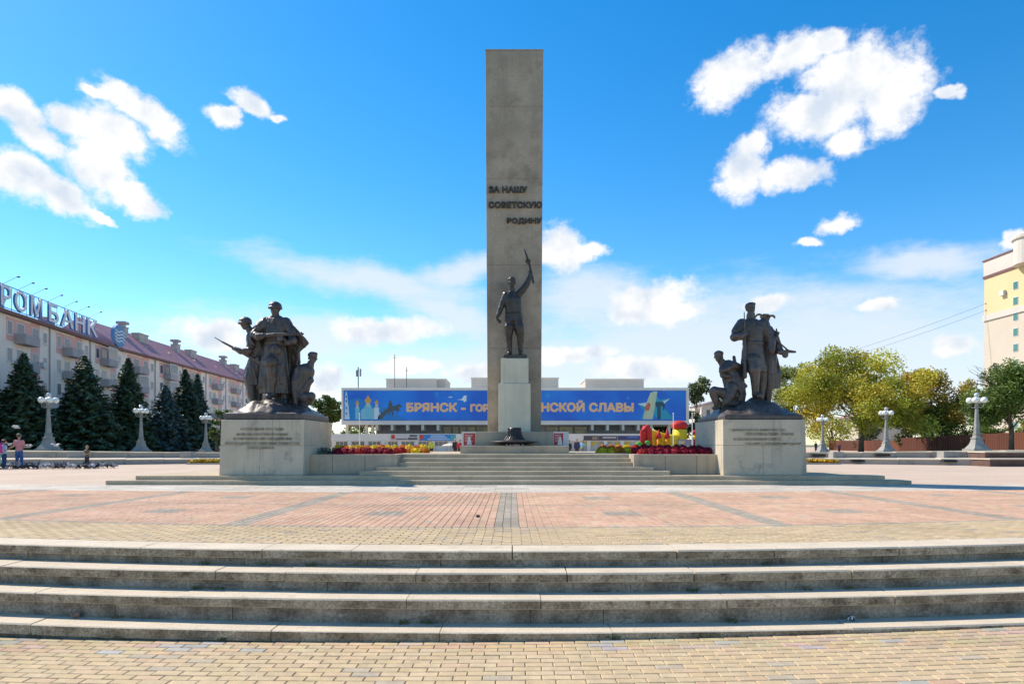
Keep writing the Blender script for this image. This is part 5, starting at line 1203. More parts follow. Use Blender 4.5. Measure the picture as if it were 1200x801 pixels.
# market umbrella + stall things near the hall, seen over the deck
t = thing('market_parasol', 'pale wide market parasol left of the stele platform', 'parasol', (hx(528, 60), 60, 0)); D = 60
b = MB(); b.lathe(hx(528, D), D, [(hx(600 + 11, D), hz(522, D)), (hx(600 + 7, D), hz(520.4, D)), (.05, hz(518.8, D))], 12); b.build('canopy', flat('canvas', (.66, .58, .48)), t)
b = MB(); b.tube([(hx(528, D), D, 0), (hx(528, D), D, hz(519.5, D))], .04, 6); b.build('pole', M_lamp, t)
t = thing('market_tent', 'dark teal peaked market tent left of the yellow flowers', 'tent', (hx(711, 60), 60, 0))
b = MB(); b.frustum(hx(711, D), D, hz(523.6, D), hz(520.3, D), wid(7, D), 1, .1, .1); b.build('canopy', flat('tent_teal', (.02, .09, .11)), t)
for s in (-1, 1): b = MB(); b.tube([(hx(711 + s * 6, D), D - .8, 0), (hx(711 + s * 6, D), D - .8, hz(523.6, D))], .04, 5); b.build('leg', M_lamp, t)
t = thing('market_parasol', 'light blue market parasol right of the stele platform', 'parasol', (hx(678, 60), 60, 0))
b = MB(); b.lathe(hx(679, D), D, [(hx(600 + 7, D), hz(521.5, D)), (hx(604, D), hz(519.4, D)), (.05, hz(518.2, D))], 12); b.build('canopy', flat('canvas_blue', (.28, .45, .62)), t)
b = MB(); b.tube([(hx(679, D), D, 0), (hx(679, D), D, hz(519.5, D))], .04, 6); b.build('pole', M_lamp, t)

# --- bouncy castle
D = 66; cst = thing('bouncy_castle', 'red and yellow inflatable castle with a dome tower behind the red flowers', 'bouncy castle', (hx(785, D), D, 0))
IR, IY, IO = mat('inflatable_red', (.55, .04, .04), (.45, .03, .035), rough=.55, bump=.1), mat('inflatable_yellow', (.90, .64, .04), (.78, .52, .03), rough=.55, bump=.1), mat('inflatable_orange', (.85, .32, .02), (.78, .28, .02), rough=.35, bump=0)
X = lambda px: hx(px, D); Z_ = lambda py: hz(py, D)
b = MB(); b.box(X(754), X(818), D, D + 5, 0, .55); bevel(b.build('inflated_floor', IR, cst), .2, 3)
b = MB(); pts = [(X(753.5), D - .1, .3), (X(753.5), D - .1, Z_(505)), (X(755.5), D - .05, Z_(501.5)), (X(758), D, Z_(500.6)), (X(760.3), D, Z_(503)), (X(760.8), D, .3)]
b.tube(pts, .30, 10); b.build('entrance_arch', IR, cst, smooth=True)
b = MB(); b.prism([(X(761), .3), (X(761), Z_(501.5)), (X(770), Z_(504)), (X(785), Z_(508.5)), (X(797), Z_(509)), (X(797), .3)], D + .5, D + 3.6); bevel(b.build('slide_body', IY, cst, smooth=False), .25, 3)
for x in (772.5, 782.5):
    b = MB(); b.lathe(X(x), D + .2, [(.20, .3), (.22, 1.0), (.2, Z_(512.5))], 14); b.build('turret', IO, cst, smooth=True)
    b = MB(); b.lathe(X(x), D + .2, [(.30, Z_(513)), (.2, Z_(508.5)), (.03, Z_(501.5 if x > 780 else 503))], 14); b.build('turret_cone', IR, cst, smooth=True)
b = MB(); b.lathe(X(802), D + 1.8, [(.72, .3), (.74, 1.6), (.72, Z_(502.5))], 20); b.build('dome_tower', IY, cst, smooth=True)
b = MB(); b.ball((X(801.3), D + 1.8, Z_(497.6)), (.84, .84, .50), 18, 12); b.build('tower_dome', IR, cst, smooth=True)
for k in range(5):
    b = MB(); b.ball((X(816), D + .6, .45 + k * .48), (.32, .4, .27), 12, 8); b.build('inflated_ball', IR if k % 2 == 0 else IY, cst, smooth=True)
b = MB(); b.box(X(793), X(812), D - .35, D - .25, Z_(522), Z_(514.5)); b.build('price_board', flat('board_grey', (.28, .24, .30)), cst)
b = MB(); b.box(X(794), X(801), D - .362, D - .351, Z_(520), Z_(516)); b.build('board_print', flat('board_print_c', (.55, .45, .25)), cst)
for x, r, zz in ((747, .3, 519.8), (756.8, .26, 518)):
    t = thing('inflatable_green', 'green inflatable ball %s the red arch of the castle' % ('left of' if x < 750 else 'inside'), 'inflatable', (X(x), D - .9, 0)); b = MB(); b.ball((X(x), D - .9, hz(zz, D)), (r * 1.1, r * .8, r * .7), 12, 8); b.build('ball', flat('inflatable_green_c', (.06, .35, .04)), t, smooth=True)
    b = MB(); b.tube([(X(x), D - .9, 0), (X(x), D - .9, hz(zz, D))], .2, 8); b.build('foot', flat('inflatable_green_c', (.06, .35, .04)), t)
for px in (789, 811.2, 421.2):
    DD = 62; t = thing('thin_pole', {789: 'thin white pole in front of the yellow bouncy slide', 811.2: 'thin pale pole at the right side of the bouncy castle', 421.2: 'thin white pole in front of the left end of the hall'}[px], 'pole', (hx(px, DD), DD, 0))
    b = MB(); b.tube([(hx(px, DD), DD, 0), (hx(px, DD), DD, hz(484, DD))], [.05, .035], 6); b.build('shaft', M_globe, t); b = MB(); b.ball((hx(px, DD), DD, hz(484, DD)), .06, 6, 4); b.build('cap', M_globe, t)

# ============================================================ PINK APARTMENT BUILDINGS (left)
M_pw = mat('facade_white', (.88, .76, .67), (.82, .70, .61), rough=.85, scale=.25, bump=.05, streak=((.40, .36, .36), 1.0, .35))
M_pp = mat('facade_pink', (.78, .43, .38), (.71, .39, .35), rough=.85, scale=.3, bump=.05)
M_bal = mat('balcony_grey', (.44, .40, .40), (.36, .33, .34), rough=.8, scale=.6)
M_roof = mat('roof_mauve', (.56, .32, .34), (.47, .25, .27), rough=.5, scale=.5, spec=.5)
M_eave = flat('eave_dark', (.18, .08, .075)); M_chim = mat('chimney_render', (.50, .47, .44), (.38, .35, .33), rough=.9, scale=1)
M_frame = flat('window_frame', (.72, .72, .72))
M_ac = flat('ac_white', (.6, .6, .58))
def block(name, label, A, B, ze, floors, bays, seed, zb=-.3, depth=12, z_ridge=2.6):
    """facade from A (near) to B (far), facing +x side"""
    rr = random.Random(seed); A = Vector(A); B = Vector(B); L_ = (B - A).length; u = (B - A) / L_; n = Vector((u.y, -u.x))     # outward normal towards +x
    t = thing(name, label, 'building', (A.x, A.y, 0)); o = (A.x, A.y)
    def ob(nm, lx, ly, z0, z1, m, par=t): bb = MB(); bb.obox(o, u, n, lx, ly, z0, z1); return bb.build(nm, m, par)
    ob('wall', (0, L_), (-depth, 0), zb, ze - .3, M_pw)
    ob('eave', (-.4, L_ + .4), (-depth - .5, .55), ze - .299, ze, M_eave)
    bb = MB(); c = lambda l, d, z: (A.x + u.x * l + n.x * d, A.y + u.y * l + n.y * d, z)
    bb.add([c(-.4, .6, ze + .002), c(L_ + .4, .6, ze + .002), c(L_ + .4, -depth - .5, ze + .002), c(-.4, -depth - .5, ze + .002), c(-.4, -depth / 2, ze + z_ridge), c(L_ + .4, -depth / 2, ze + z_ridge)],
           [(0, 3, 2, 1), (0, 1, 5, 4), (2, 3, 4, 5), (3, 0, 4), (1, 2, 5)]); rf = bb.build('roof', M_roof, t)
    for k in range(int(L_ / .55)):
        l = k * .55; bb = MB(); bb.add([c(l, .6, ze + .01), c(l + .05, .6, ze + .01), c(l + .05, -depth / 2, ze + z_ridge + .01), c(l, -depth / 2, ze + z_ridge + .01), c(l, .6, ze + .05), c(l + .05, .6, ze + .05), c(l + .05, -depth / 2, ze + z_ridge + .05), c(l, -depth / 2, ze + z_ridge + .05)], [(0, 3, 2, 1), (4, 5, 6, 7), (0, 1, 5, 4), (1, 2, 6, 5), (2, 3, 7, 6), (3, 0, 4, 7)]); bb.build('roof_seam', M_roof, rf, fix=False)
    fh = (ze - .8) / floors
    def window(l, z, w, h, kind='w'):
        f_ = ob('window', (l - w / 2, l + w / 2), (-.0, .05), z, z + h, M_frame)
        ob('window_sill', (l - w / 2 - .06, l + w / 2 + .06), (.05, .14), z - .08, z - .001, M_frame, f_)
        np_ = 2 if w > 1 else 1
        for k in range(np_):
            a = l - w / 2 + .07 + (w - .14) * k / np_; b_ = l - w / 2 + .07 + (w - .14) * (k + 1) / np_; ob('pane', (a + .03, b_ - .03), (.05, .062), z + .07, z + h - .07, M_glass, f_)
    bw = L_ / bays
    for i in range(bays):
        l0 = i * bw
        for fl_ in range(floors):
            z0 = .5 + fl_ * fh
            if fl_ < 1: continue
            if bw - 1 > 0:
                ob('pink_panel', (l0 + bw * .62, l0 + bw * .80), (.0, .03), z0 + (.0 if fl_ % 2 else .0), z0 + fh - .02, M_pp)
                if fl_ == floors - 1: ob('pink_panel', (l0 + bw * .161, l0 + bw * .619), (.0, .028), z0 + .2, z0 + fh - .25, M_pp)
            window(l0 + bw * .22, z0 + .85, 1.0, 1.45); window(l0 + bw * .42, z0 + .85, 1.5, 1.45); window(l0 + bw * .71, z0 + .85, 1.4, 1.45); window(l0 + bw * .91, z0 + .85, .9, 1.3)
            bal = ob('balcony', (l0 + bw * .30, l0 + bw * .585), (.05, 1.15), z0 + .0, z0 + .14, M_bal)
            ob('balcony_front', (l0 + bw * .30, l0 + bw * .585), (1.08, 1.16), z0 + .141, z0 + 1.02, M_bal, bal)
            for q in (.30, .585): ob('balcony_side', (l0 + bw * q - .04, l0 + bw * q + .04), (.05, 1.079), z0 + .141, z0 + 1.02, M_bal, bal)
            if rr.random() < .38:
                gz = ob('balcony_glazing', (l0 + bw * .30 + .02, l0 + bw * .585 - .02), (1.09, 1.14), z0 + 1.021, z0 + fh - .25, M_frame, bal)
                for q in range(4):
                    a = l0 + bw * .30 + .1 + (bw * .285 - .2) * q / 4; bal2 = ob('pane', (a, a + (bw * .285 - .2) / 4 - .06), (1.141, 1.15), z0 + 1.1, z0 + fh - .35, M_glass, bal)
            if rr.random() < .12: ob('air_conditioner', (l0 + bw * .80, l0 + bw * .80 + .8), (.05, .4), z0 + .9, z0 + 1.45, M_ac)
        if i: ob('downpipe', (l0 - .06, l0 + .06), (.03, .15), .3, ze - .3, M_bal)
    def chim(l, w, h, cap=False):
        d = -depth * .36; z0 = ze + z_ridge * .62
        ch = ob('chimney', (l - w / 2, l + w / 2), (d - .6, d + .6), z0 - .6, z0 + h, M_chim)
        ob('chimney_cap', (l - w / 2 - .1, l + w / 2 + .1), (d - .7, d + .7), z0 + h + .002, z0 + h + .14, M_bal, ch)
        if cap:
            ob('vent', (l - .35, l + .35), (d - .35, d + .35), z0 + h + .142, z0 + h + .6, M_chim, ch); ob('vent_cap', (l - .7, l + .7), (d - .7, d + .7), z0 + h + .6, z0 + h + 1.0, M_bal, ch)
    return t, chim, c, u, n, L_
A0 = (-52.0 + .35 * 1, 50); ang = (-57.0 + 52.4) / (98 - 68.)
a0 = (-52.4 + ang * (48 - 68), 48); a1 = (-52.4 + ang * (97 - 68), 97)
t1, ch1, c1, u1, n1_, L1 = block('apartment_block', 'pink and white five storey building at the left edge carrying the bank letters', a0, a1, 15.0, 5, 5, 3, z_ridge=2.0)
t2, ch2, c2_, u2, n2_, L2 = block('apartment_block', 'pink and white building with a steep mauve roof and chimneys, behind the far spruces', (-57.6, 98.2), (-61.3, 178), 15.2, 5, 8, 4, z_ridge=4.6)
for l in (15, 27, 38, 48): ch1(l, 1.6, .9)
for l, w_, cap in ((8.5, 1.2, True), (14, 3.0, False), (27, 1.2, True), (33.5, 2.6, False), (50, 1.2, True), (57, 2.6, False), (70, 1.2, True)): ch2(l, w_, 1.7 if cap else 1.5, cap)
for l in (12, 20, 30.5, 41, 53, 64):
    bb = MB(); d0, d1 = -2.2, -4.2; zz = 15.2 + 4.6 * (2.8 / 6.6)
    pts = [c2_(l - 1.0, d0, zz - .9), c2_(l + 1.0, d0, zz - .9), c2_(l, d0, zz + .35), c2_(l - 1.0, d1, zz - .3), c2_(l + 1.0, d1, zz - .3), c2_(l, d1, zz + .35)]
    bb.add(pts, [(0, 1, 2), (3, 5, 4), (0, 2, 5, 3), (1, 4, 5, 2), (0, 3, 4, 1)]); bb.build('roof_dormer', M_roof, t2)
# bank letters: free-standing channel letters on the eave, white faces and blue sides
M_lw = flat('letter_white', (.78, .78, .80)); M_lb = flat('letter_blue', (.05, .20, .48))
def on_facade(px):            # distance along facade 1 (at letters' plane) hit by the sight line through px
    m = (px - 600) / 780; ax, ay = a0; k = (ax + n1_.x * .3 - m * (ay + n1_.y * .3)); l = -k / (u1.x - m * u1.y); return l
sg = thing('bank_sign', 'row of big white bank letters with blue sides on the roof edge at far left', 'sign', (c1(20, .3, 15.1)))
angz = math.atan2(u1.y, u1.x)
zl = 15.45
LT = [('П', -22, -3), ('Р', 1.5, 14.2), ('О', 17.8, 32.3), ('М', 36.5, 50.2), ('Б', 57.8, 69.5), ('А', 72, 87), ('Н', 88.6, 99.6), ('К', 103, 115)]
for ch, xa, xb in LT:
    la, lb = on_facade(xa), on_facade(xb); hgt = 2.15
    # reading direction runs away from the camera; the letters face the plaza
    q = lettering('letter', ch, 2.5, M_lw, sg, c1(la, .30, zl), rot=(R(90), 0, angz), extrude=.02, width=(lb - la) * .96, height=hgt, weight=.02)
    s_ = lettering('letter_side', ch, 2.5, M_lb, q, (0, 0, 0), rot=(0, 0, 0), extrude=.10, width=(lb - la) * .96 * 1.01, height=hgt * 1.01, weight=.03)
    s_.location = (0, -.01, -.13)
bb = MB()
for z in (zl - .08, zl + 2.25): 
    p, q = c1(on_facade(-24), .0, z), c1(on_facade(116), .0, z); bb = MB(); bb.tube([p, q], .05, 5); bb.build('rail', M_lb, sg)
for px in np.linspace(0, 114, 14):
    l = on_facade(px); bb = MB(); bb.tube([c1(l, -.02, 15.0), c1(l, -.02, zl + 2.3)], .03, 4); bb.build('frame_post', M_lb, sg)
for px in (2, 20, 36, 55, 73, 88, 103):
    l = on_facade(px); t = MB(); t.tube([c1(l, .0, zl + 1.9), c1(l + .1, 1.7, zl + 2.9)], .022, 5); a = t.build('lamp_arm', M_dark, sg)
    t = MB(); t.ball(c1(l + .1, 1.8, zl + 2.9), (.19, .12, .09), 8, 5); t.build('spotlight', M_dark, sg)
# round logo with waves
lg = thing('round_logo', 'round blue logo disc with white waves standing on the eave right of the letters', 'logo', c1(on_facade(138), .4, 15.0))
l = on_facade(138); cz = EYE + (520 - 393.5) / 780 * (a0[1] + u1.y * l)
def local_disc(name, m, d0, d1, fn, n=36):
    pts = fn; bb = MB(); k = len(pts)
    vs = [c1(l + a, d0, cz + b_) for a, b_ in pts] + [c1(l + a, d1, cz + b_) for a, b_ in pts]
    bb.add(vs, [tuple(range(k)), tuple(range(2 * k - 1, k - 1, -1))] + [(i, k + i, k + (i + 1) % k, (i + 1) % k) for i in range(k)]); return bb.build(name, m, lg)
rr_ = 1.62; al = (on_facade(145) - on_facade(131)) / 2
local_disc('disc', flat('logo_blue', (.10, .26, .50)), .15, .6, [(al * math.cos(t), rr_ * math.sin(t)) for t in np.linspace(0, 2 * math.pi, 33)[:-1]])
for i, z in enumerate((-.75, -.3, .15, .6)):
    up = []; lo = []
    w_ = al * math.sqrt(max(.1, 1 - (z / rr_) ** 2)) * .86
    for q in np.linspace(-1, 1, 15):
        wv = .14 * math.sin(q * 4.2); up.append((q * w_, z + wv + .1)); lo.append((q * w_, z + wv - .07))
    local_disc('wave', M_lw, .601, .64, up + lo[::-1])
for s in (-1, 1):
    bb = MB(); bb.tube([c1(l + s * al * .5, .3, 15.0), c1(l + s * al * .5, .3, cz - rr_ * .7)], .05, 5); bb.build('stand', M_dark, lg)
t = thing('tv_aerial', 'rooftop television aerial rising between the first bank letters', 'antenna', c1(on_facade(25), -4, 15))
l2 = on_facade(25); p = c1(l2, -4, 16.5); b = MB(); b.tube([p, (p[0], p[1], 20.6)], .05, 5); b.build('mast', M_dark, t)
for z, w_ in ((20.4, .5), (19.6, .8), (18.9, .6)): b = MB(); b.tube([(p[0] - w_, p[1], z), (p[0] + w_, p[1], z)], .035, 4); b.build('crossbar', M_dark, t)

# ============================================================ TOWER BLOCK (right)
M_ty = mat('tower_yellow', (.66, .55, .32), (.62, .51, .29), rough=.85, scale=.2, bump=.03); M_tp = mat('tower_peach', (.58, .51, .41), (.54, .47, .38), rough=.85, scale=.2, bump=.03); M_tw = mat('tower_white', (.60, .55, .49), (.55, .51, .46), rough=.8, scale=.3, bump=.03)
tw = thing('tower_block', 'tall yellow and peach apartment tower with a round corner turret at the right edge', 'building', (97, 110, 0))
TX, TX2, TY0, TY1 = 97.2, 117, 88, 137
fa = lambda y, x0=TX: x0
zr, zw, zy, zc1 = 38.6, 35.6, 27.6, 26.4
for nm, z0, z1, m, pr in (('lower_wall', -.3, zc1, M_tp, 0), ('cornice', zc1 + .002, zy, M_tw, .25), ('upper_wall', zy + .002, zw - .5, M_ty, 0), ('top_cornice', zw - .498, zw, M_eave, .2), ('parapet', zw + .002, zr, M_tw, .08), ('roof_edge', zr + .002, zr + .3, M_eave, .25)):
    b = MB(); b.box(TX - pr, TX2 + pr, TY0 - pr, TY1 + pr, z0, z1); b.build(nm, m, tw)
ty = TX / ((1208 - 600) / 780.)
b = MB(); b.lathe(TX + .8, ty, [(3.3, zw - .6), (3.3, zr + .9), (3.6, zr + 1.1), (3.6, zr + 1.7), (3.2, zr + 2.0)], 24); b.build('corner_turret', M_tw, tw, smooth=False)
b = MB()
for i in range(20): a = math.pi + .2 + i * 0; 
for k, (za) in enumerate(np.arange(4, zw - 2, 3.0)):
    for (yy, w_) in ((128.4, 1.3), (124.6, 1.3), (120, 1.3), (ty - 8.4, 1.3), (ty - 12.5, 1.3), (ty - 17, 1.3), (ty - 21.5, 1.3)):
        if yy < TY0 + 1: continue
        b = MB(); b.box(TX - .06, TX + .1, yy - w_ / 2, yy + w_ / 2, za, za + 1.6); f_ = b.build('window', M_frame, tw)
        b = MB(); b.box(TX - .1, TX - .061, yy - w_ / 2 + .1, yy + w_ / 2 - .1, za + .1, za + 1.5); b.build('pane', mat('green_glass', (.08, .22, .16), (.05, .12, .10), rough=.15, bump=0, spec=.8), f_)
    a = math.pi + .35; 
    for a in (math.pi + .62, math.pi - .2):
        px_, py_ = TX + .8 + 3.36 * math.cos(a), ty + 3.36 * math.sin(a)
        b = MB(); tx_ = Vector((-math.sin(a), math.cos(a))); nn_ = Vector((math.cos(a), math.sin(a))); b.obox((px_, py_), tx_, nn_, (-.55, .55), (-.1, .06), za, za + 1.6)
        if False: f_ = b.build('window', M_frame, tw); b = MB(); b.obox((px_, py_), tx_, nn_, (-.45, .45), (.061, .09), za + .1, za + 1.5); b.build('pane', MATS['green_glass'], f_)
b = MB(); b.box(TX - .6, TX - .06, ty + 6.2, ty + 7.3, 30.5, 31.5); b.build('air_conditioner', M_ac, tw)
b = MB(); b.lathe(0, 0, [(.9, 0), (.9, .12)], 18); o = b.build('round_ornament', M_tw, tw); o.rotation_euler = (0, R(-90), 0); o.location = (TX - 2.6 - TX + .2, ty - 110, zr - 0 + 1.2)
for i, (x0, y0, z0, x1, y1, z1) in enumerate(((TX, 136.5, 30.0, 60, 150, 17.5), (TX, 136.5, 28.6, 60, 150, 16.5))):
    w_ = thing('overhead_cable', '%s of the two thin cables hanging from the yellow tower towards the trees' % ('upper' if i == 0 else 'lower'), 'cable', (x0, y0, z0))
    b = MB(); b.tube([(x0 + (x1 - x0) * q, y0 + (y1 - y0) * q, z0 + (z1 - z0) * q - 3 * q * (1 - q)) for q in np.linspace(0, 1, 12)], .025, 4); b.build('wire', M_dark, w_)
    b = MB(); b.ball((x0, y0, z0), .15, 6, 4); b.build('bracket', M_dark, w_)
# pale building glimpsed through the big yellow tree
D = 130; t = thing('pale_house', 'pale low house glimpsed through the trunk gap of the large yellow-green tree', 'building', (hx(1030, D), D, 0))
b = MB(); b.box(hx(1012, D), hx(1062, D), D, D + 10, -.3, hz(488, D)); b.build('wall', M_tw, t)
b = MB(); b.prism([(hx(1008, D), hz(488, D)), (hx(1066, D), hz(488, D)), (hx(1037, D), hz(478, D))], D - .5, D + 10.5); b.build('roof', M_roof, t)
for px in (1020, 1032, 1044): b = MB(); b.box(hx(px, D), hx(px + 4, D), D - .05, D - .002, hz(500, D), hz(494, D)); b.build('window', M_glass, t)
# grey houses between right pedestal and birch
D = 150; t = thing('grey_house', 'grey pitched-roof house behind the thin birch, left of the partisans pedestal', 'building', (hx(835, D), D, 0))
b = MB(); b.box(hx(822, D), hx(872, D), D, D + 10, -.3, hz(474, D)); b.build('wall', M_panel, t)
b = MB(); b.prism([(hx(820, D), hz(474, D)), (hx(874, D), hz(474, D)), (hx(847, D), hz(466, D))], D - .5, D + 10.5); b.build('roof', M_bal, t)
for px in (828, 836, 844): b = MB(); b.box(hx(px, D), hx(px + 4, D), D - .05, D - .002, hz(486, D), hz(480, D)); b.build('window', M_glass, t)

# ============================================================ PEOPLE
def skin(c): return mat('skin_%s' % c, {'a': (.50, .30, .22), 'b': (.55, .34, .26)}[c], rough=.6, bump=0)
def person(x, y, z, H, yaw, label, shirt, trousers, hair, arms='relaxed', hat=None, stride=.0, sl=.5, shoe=(.3, .28, .27), shirt2=None, vx=.014):
    t = thing('person', label, 'person', (x, y, z)); s = H
    def mp(a, b_, d=0):      # a right (viewer), b up in body heights, d towards viewer before yaw
        v = Matrix.Rotation(yaw, 3, 'Z') @ Vector((a * s, -d * s, 0)); return Vector((x + v.x, y + v.y, z + b_ * s))
    k = s; hs = .50 if H > 1.5 else .47; hr = .052 if H > 1.5 else .062
    c = Clay(mp, k)                                           # body: one continuous surface
    c.cap([(0, .80, 0), (0, .87, .005)], [.032, .028]); c.head(0, .93, .01, hr, hr * 1.33, hair=False)
    # face built towards the viewer side, turned with the body by the mesh below
    c.rings([(0, .48, 0, .082, .062), (0, .56, 0, .078, .058), (0, .62, .003, .074, .055), (0, .70, .004, .088, .062), (0, .78, 0, .092, .055), (0, .82, 0, .05, .035)])
    L = {}
    st = stride
    for sg_ in (-1, 1):
        c.cap([(sg_ * .045, .50, 0), (sg_ * (.052 + st * .2), .28, .012), (sg_ * (.055 + st * .4), .055, -.004)], [.052, .036, .024]); c.cap([(sg_ * (.055 + st * .4), .028, -.01), (sg_ * (.062 + st * .4), .018, .075)], [.022, .015])
        if arms == 'relaxed': A_ = [(sg_ * .105, .79, 0), (sg_ * .128, .64, .0), (sg_ * .125, .50, .03)]
        elif arms == 'out': A_ = [(sg_ * .105, .79, 0), (sg_ * .135, .66, .01), (sg_ * .175, .60, -.08)]
        elif arms == 'up': A_ = [(sg_ * .10, .79, 0), (sg_ * .15, .68, .03), (sg_ * .20, .70, .08)]
        else: A_ = [(sg_ * .10, .79, 0), (sg_ * .13, .66, .02), (sg_ * .06, .62, .11)]
        L[sg_] = A_; c.cap(A_, [.034, .027, .019])
        dv = (mp(*A_[2]) - mp(*A_[1])).normalized(); c.hand(*A_[2], .085, tuple(dv), .45, (sg_ * -.2, -.3, .9))
    bd = c.fuse('body', skin('a' if H > 1.5 else 'b'), t, vx * .72, 1)
    c = Clay(mp, k)                                           # shirt
    c.rings([(0, .485, 0, .092, .072, .05), (0, .56, 0, .090, .070), (0, .62, .003, .086, .066), (0, .70, .004, .10, .073), (0, .78, 0, .104, .064), (0, .825, 0, .06, .045)])
    for sg_ in (-1, 1):
        A_ = L[sg_]; e = [A_[0], tuple(A_[0][i] + (A_[1][i] - A_[0][i]) * min(1, sl * 2) for i in range(3))]
        if sl > .6: e.append(tuple(A_[1][i] + (A_[2][i] - A_[1][i]) * .85 for i in range(3)))
        c.cap(e, [.044, .037, .028][:len(e)])
    c.fuse('shirt', shirt, t, vx, 1)
    c = Clay(mp, k)
    c.rings([(0, .46, 0, .09, .07), (0, .50, 0, .093, .073), (0, .54, 0, .088, .068)])
    for sg_ in (-1, 1): c.cap([(sg_ * .045, .49, 0), (sg_ * (.052 + st * .2), .28, .012), (sg_ * (.055 + st * .4), .075, -.004)], [.060, .045, .035])
    c.fuse('trousers', trousers, t, vx, 1)
    for sg_ in (-1, 1):
        c = Clay(mp, k); c.cap([(sg_ * (.055 + st * .4), .03, -.012), (sg_ * (.062 + st * .4), .022, .078)], [.030, .023]); c.fuse('shoe', flat('shoe_%.2f' % shoe[0], shoe), t, vx * .8, 1)
    c = Clay(mp, k); c.ell((0, .953, -.012), (hr * 1.08, hr * 1.08, hr * 1.15)); c.fuse('hair', hair, t, vx * .7, 1, .004, 30)
    if hat: c = Clay(mp, k); c.ell((0, .972, -.002), (hr * 1.12, hr * .8, hr * 1.2)); c.ell((0, .955, .06), (hr * .8, hr * .12, hr * .7)); c.fuse('cap', hat, t, vx * .7, 1)
    return t
HB = flat('hair_brown', (.09, .055, .035)); HK = flat('hair_dark', (.04, .03, .025)); HL = flat('hair_fair', (.30, .19, .10)); JE = mat('jeans', (.055, .13, .33), (.035, .09, .24), rough=.9, scale=8); BK = flat('black_cloth', (.03, .03, .035))
GDp = 33.0
def gpt(px, D): return (px - 600) / 780 * D
M_strip = bpy.data.materials.new('striped_shirt'); M_strip.use_nodes = True
def _ms():
    nt = M_strip.node_tree; N = nt.nodes; L = nt.links; bs = N['Principled BSDF']; bs.inputs['Roughness'].default_value = .85
    g_ = N.new('ShaderNodeNewGeometry'); w = N.new('ShaderNodeTexWave'); w.bands_direction = 'Z'; w.inputs['Scale'].default_value = 6.5; w.inputs['Distortion'].default_value = .3; L.new(g_.outputs['Position'], w.inputs['Vector'])
    cr = N.new('ShaderNodeValToRGB'); L.new(w.outputs[0], cr.inputs[0]); cr.color_ramp.elements[0].color = (.52, .11, .12, 1); cr.color_ramp.elements[1].color = (.62, .36, .36, 1); L.new(cr.outputs[0], bs.inputs['Base Color'])
_ms()
person(gpt(22.3, GDp), GDp, 0, 1.72, R(180), 'man in a red and pink striped shirt and blue jeans, seen from behind', M_strip, JE, HB, arms='out', hat=flat('dark_cap', (.10, .09, .09)), stride=.06, sl=.42, shoe=(.45, .42, .38))
person(gpt(4.6, 32.6), 32.6, 0, 1.42, R(150), 'child in a light blue top beside the man in the striped shirt', mat('sky_shirt', (.36, .55, .68), (.50, .62, .70), rough=.9, scale=6), mat('navy_jeans', (.04, .08, .20), rough=.9, scale=8), HK, arms='out', hat=flat('maroon_cap', (.28, .07, .09)), sl=.4, shoe=(.4, .35, .33))
person(gpt(102, 33.6), 33.6, 0, 1.13, R(-15), 'small boy in a black vest and dark trousers standing at the right of the pigeons', flat('vest_dark', (.16, .11, .06)), BK, HL, arms='front', sl=.3, stride=.06, shoe=(.10, .08, .08))
person(gpt(-3.2, 32.2), 32.2, 0, 1.55, R(170), 'person in a magenta top cut off by the left edge', flat('magenta', (.50, .03, .30)), flat('mint', (.30, .62, .52)), HB, arms='relaxed', sl=.8)
person(gpt(956, 90), 90, terr_z(50, 90) - .25, 1.62, R(20), 'distant dark-clothed walker left of the farthest right lamp', flat('navy_cloth', (.04, .04, .09)), BK, HK, sl=.9, vx=.02)
person(gpt(983.5, 92), 92, terr_z(50, 92) - .25, 1.4, R(-20), 'distant walker in purple-grey right of the farthest right lamp', flat('plum_cloth', (.16, .08, .14)), BK, HK, sl=.9, vx=.02)
person(gpt(538.8, 58), 58, 0, 1.62, R(0), 'woman in a red top behind the left end of the platform', flat('red_top', (.62, .04, .05)), BK, HK, sl=.9, vx=.018)
person(gpt(533.5, 58.6), 58.6, 0, 1.7, R(10), 'pale-haired woman in black beside the one in red', BK, BK, flat('hair_pale', (.5, .42, .35)), sl=.9, vx=.018)
person(gpt(505.5, 60), 60, 0, 1.66, R(10), 'person in a yellow top near the orange flowers', flat('yellow_top', (.62, .6, .06)), BK, HK, sl=.9, vx=.018)
person(gpt(676, 56), 56, 0, 1.68, R(10), 'man in dark navy under the light blue parasol', flat('navy_cloth', (.04, .04, .09)), BK, HL, sl=.9, vx=.018)
person(gpt(667, 57), 57, 0, 1.55, R(-30), 'dark-clothed person at the right edge of the stele platform', BK, BK, HK, sl=.9, vx=.018)
person(gpt(683, 62), 62, 0, 1.62, R(-30), 'person in a pale green top right of the man in navy', flat('pale_green', (.30, .42, .32)), flat('grey_cloth', (.2, .2, .2)), HB, sl=.9, vx=.018)

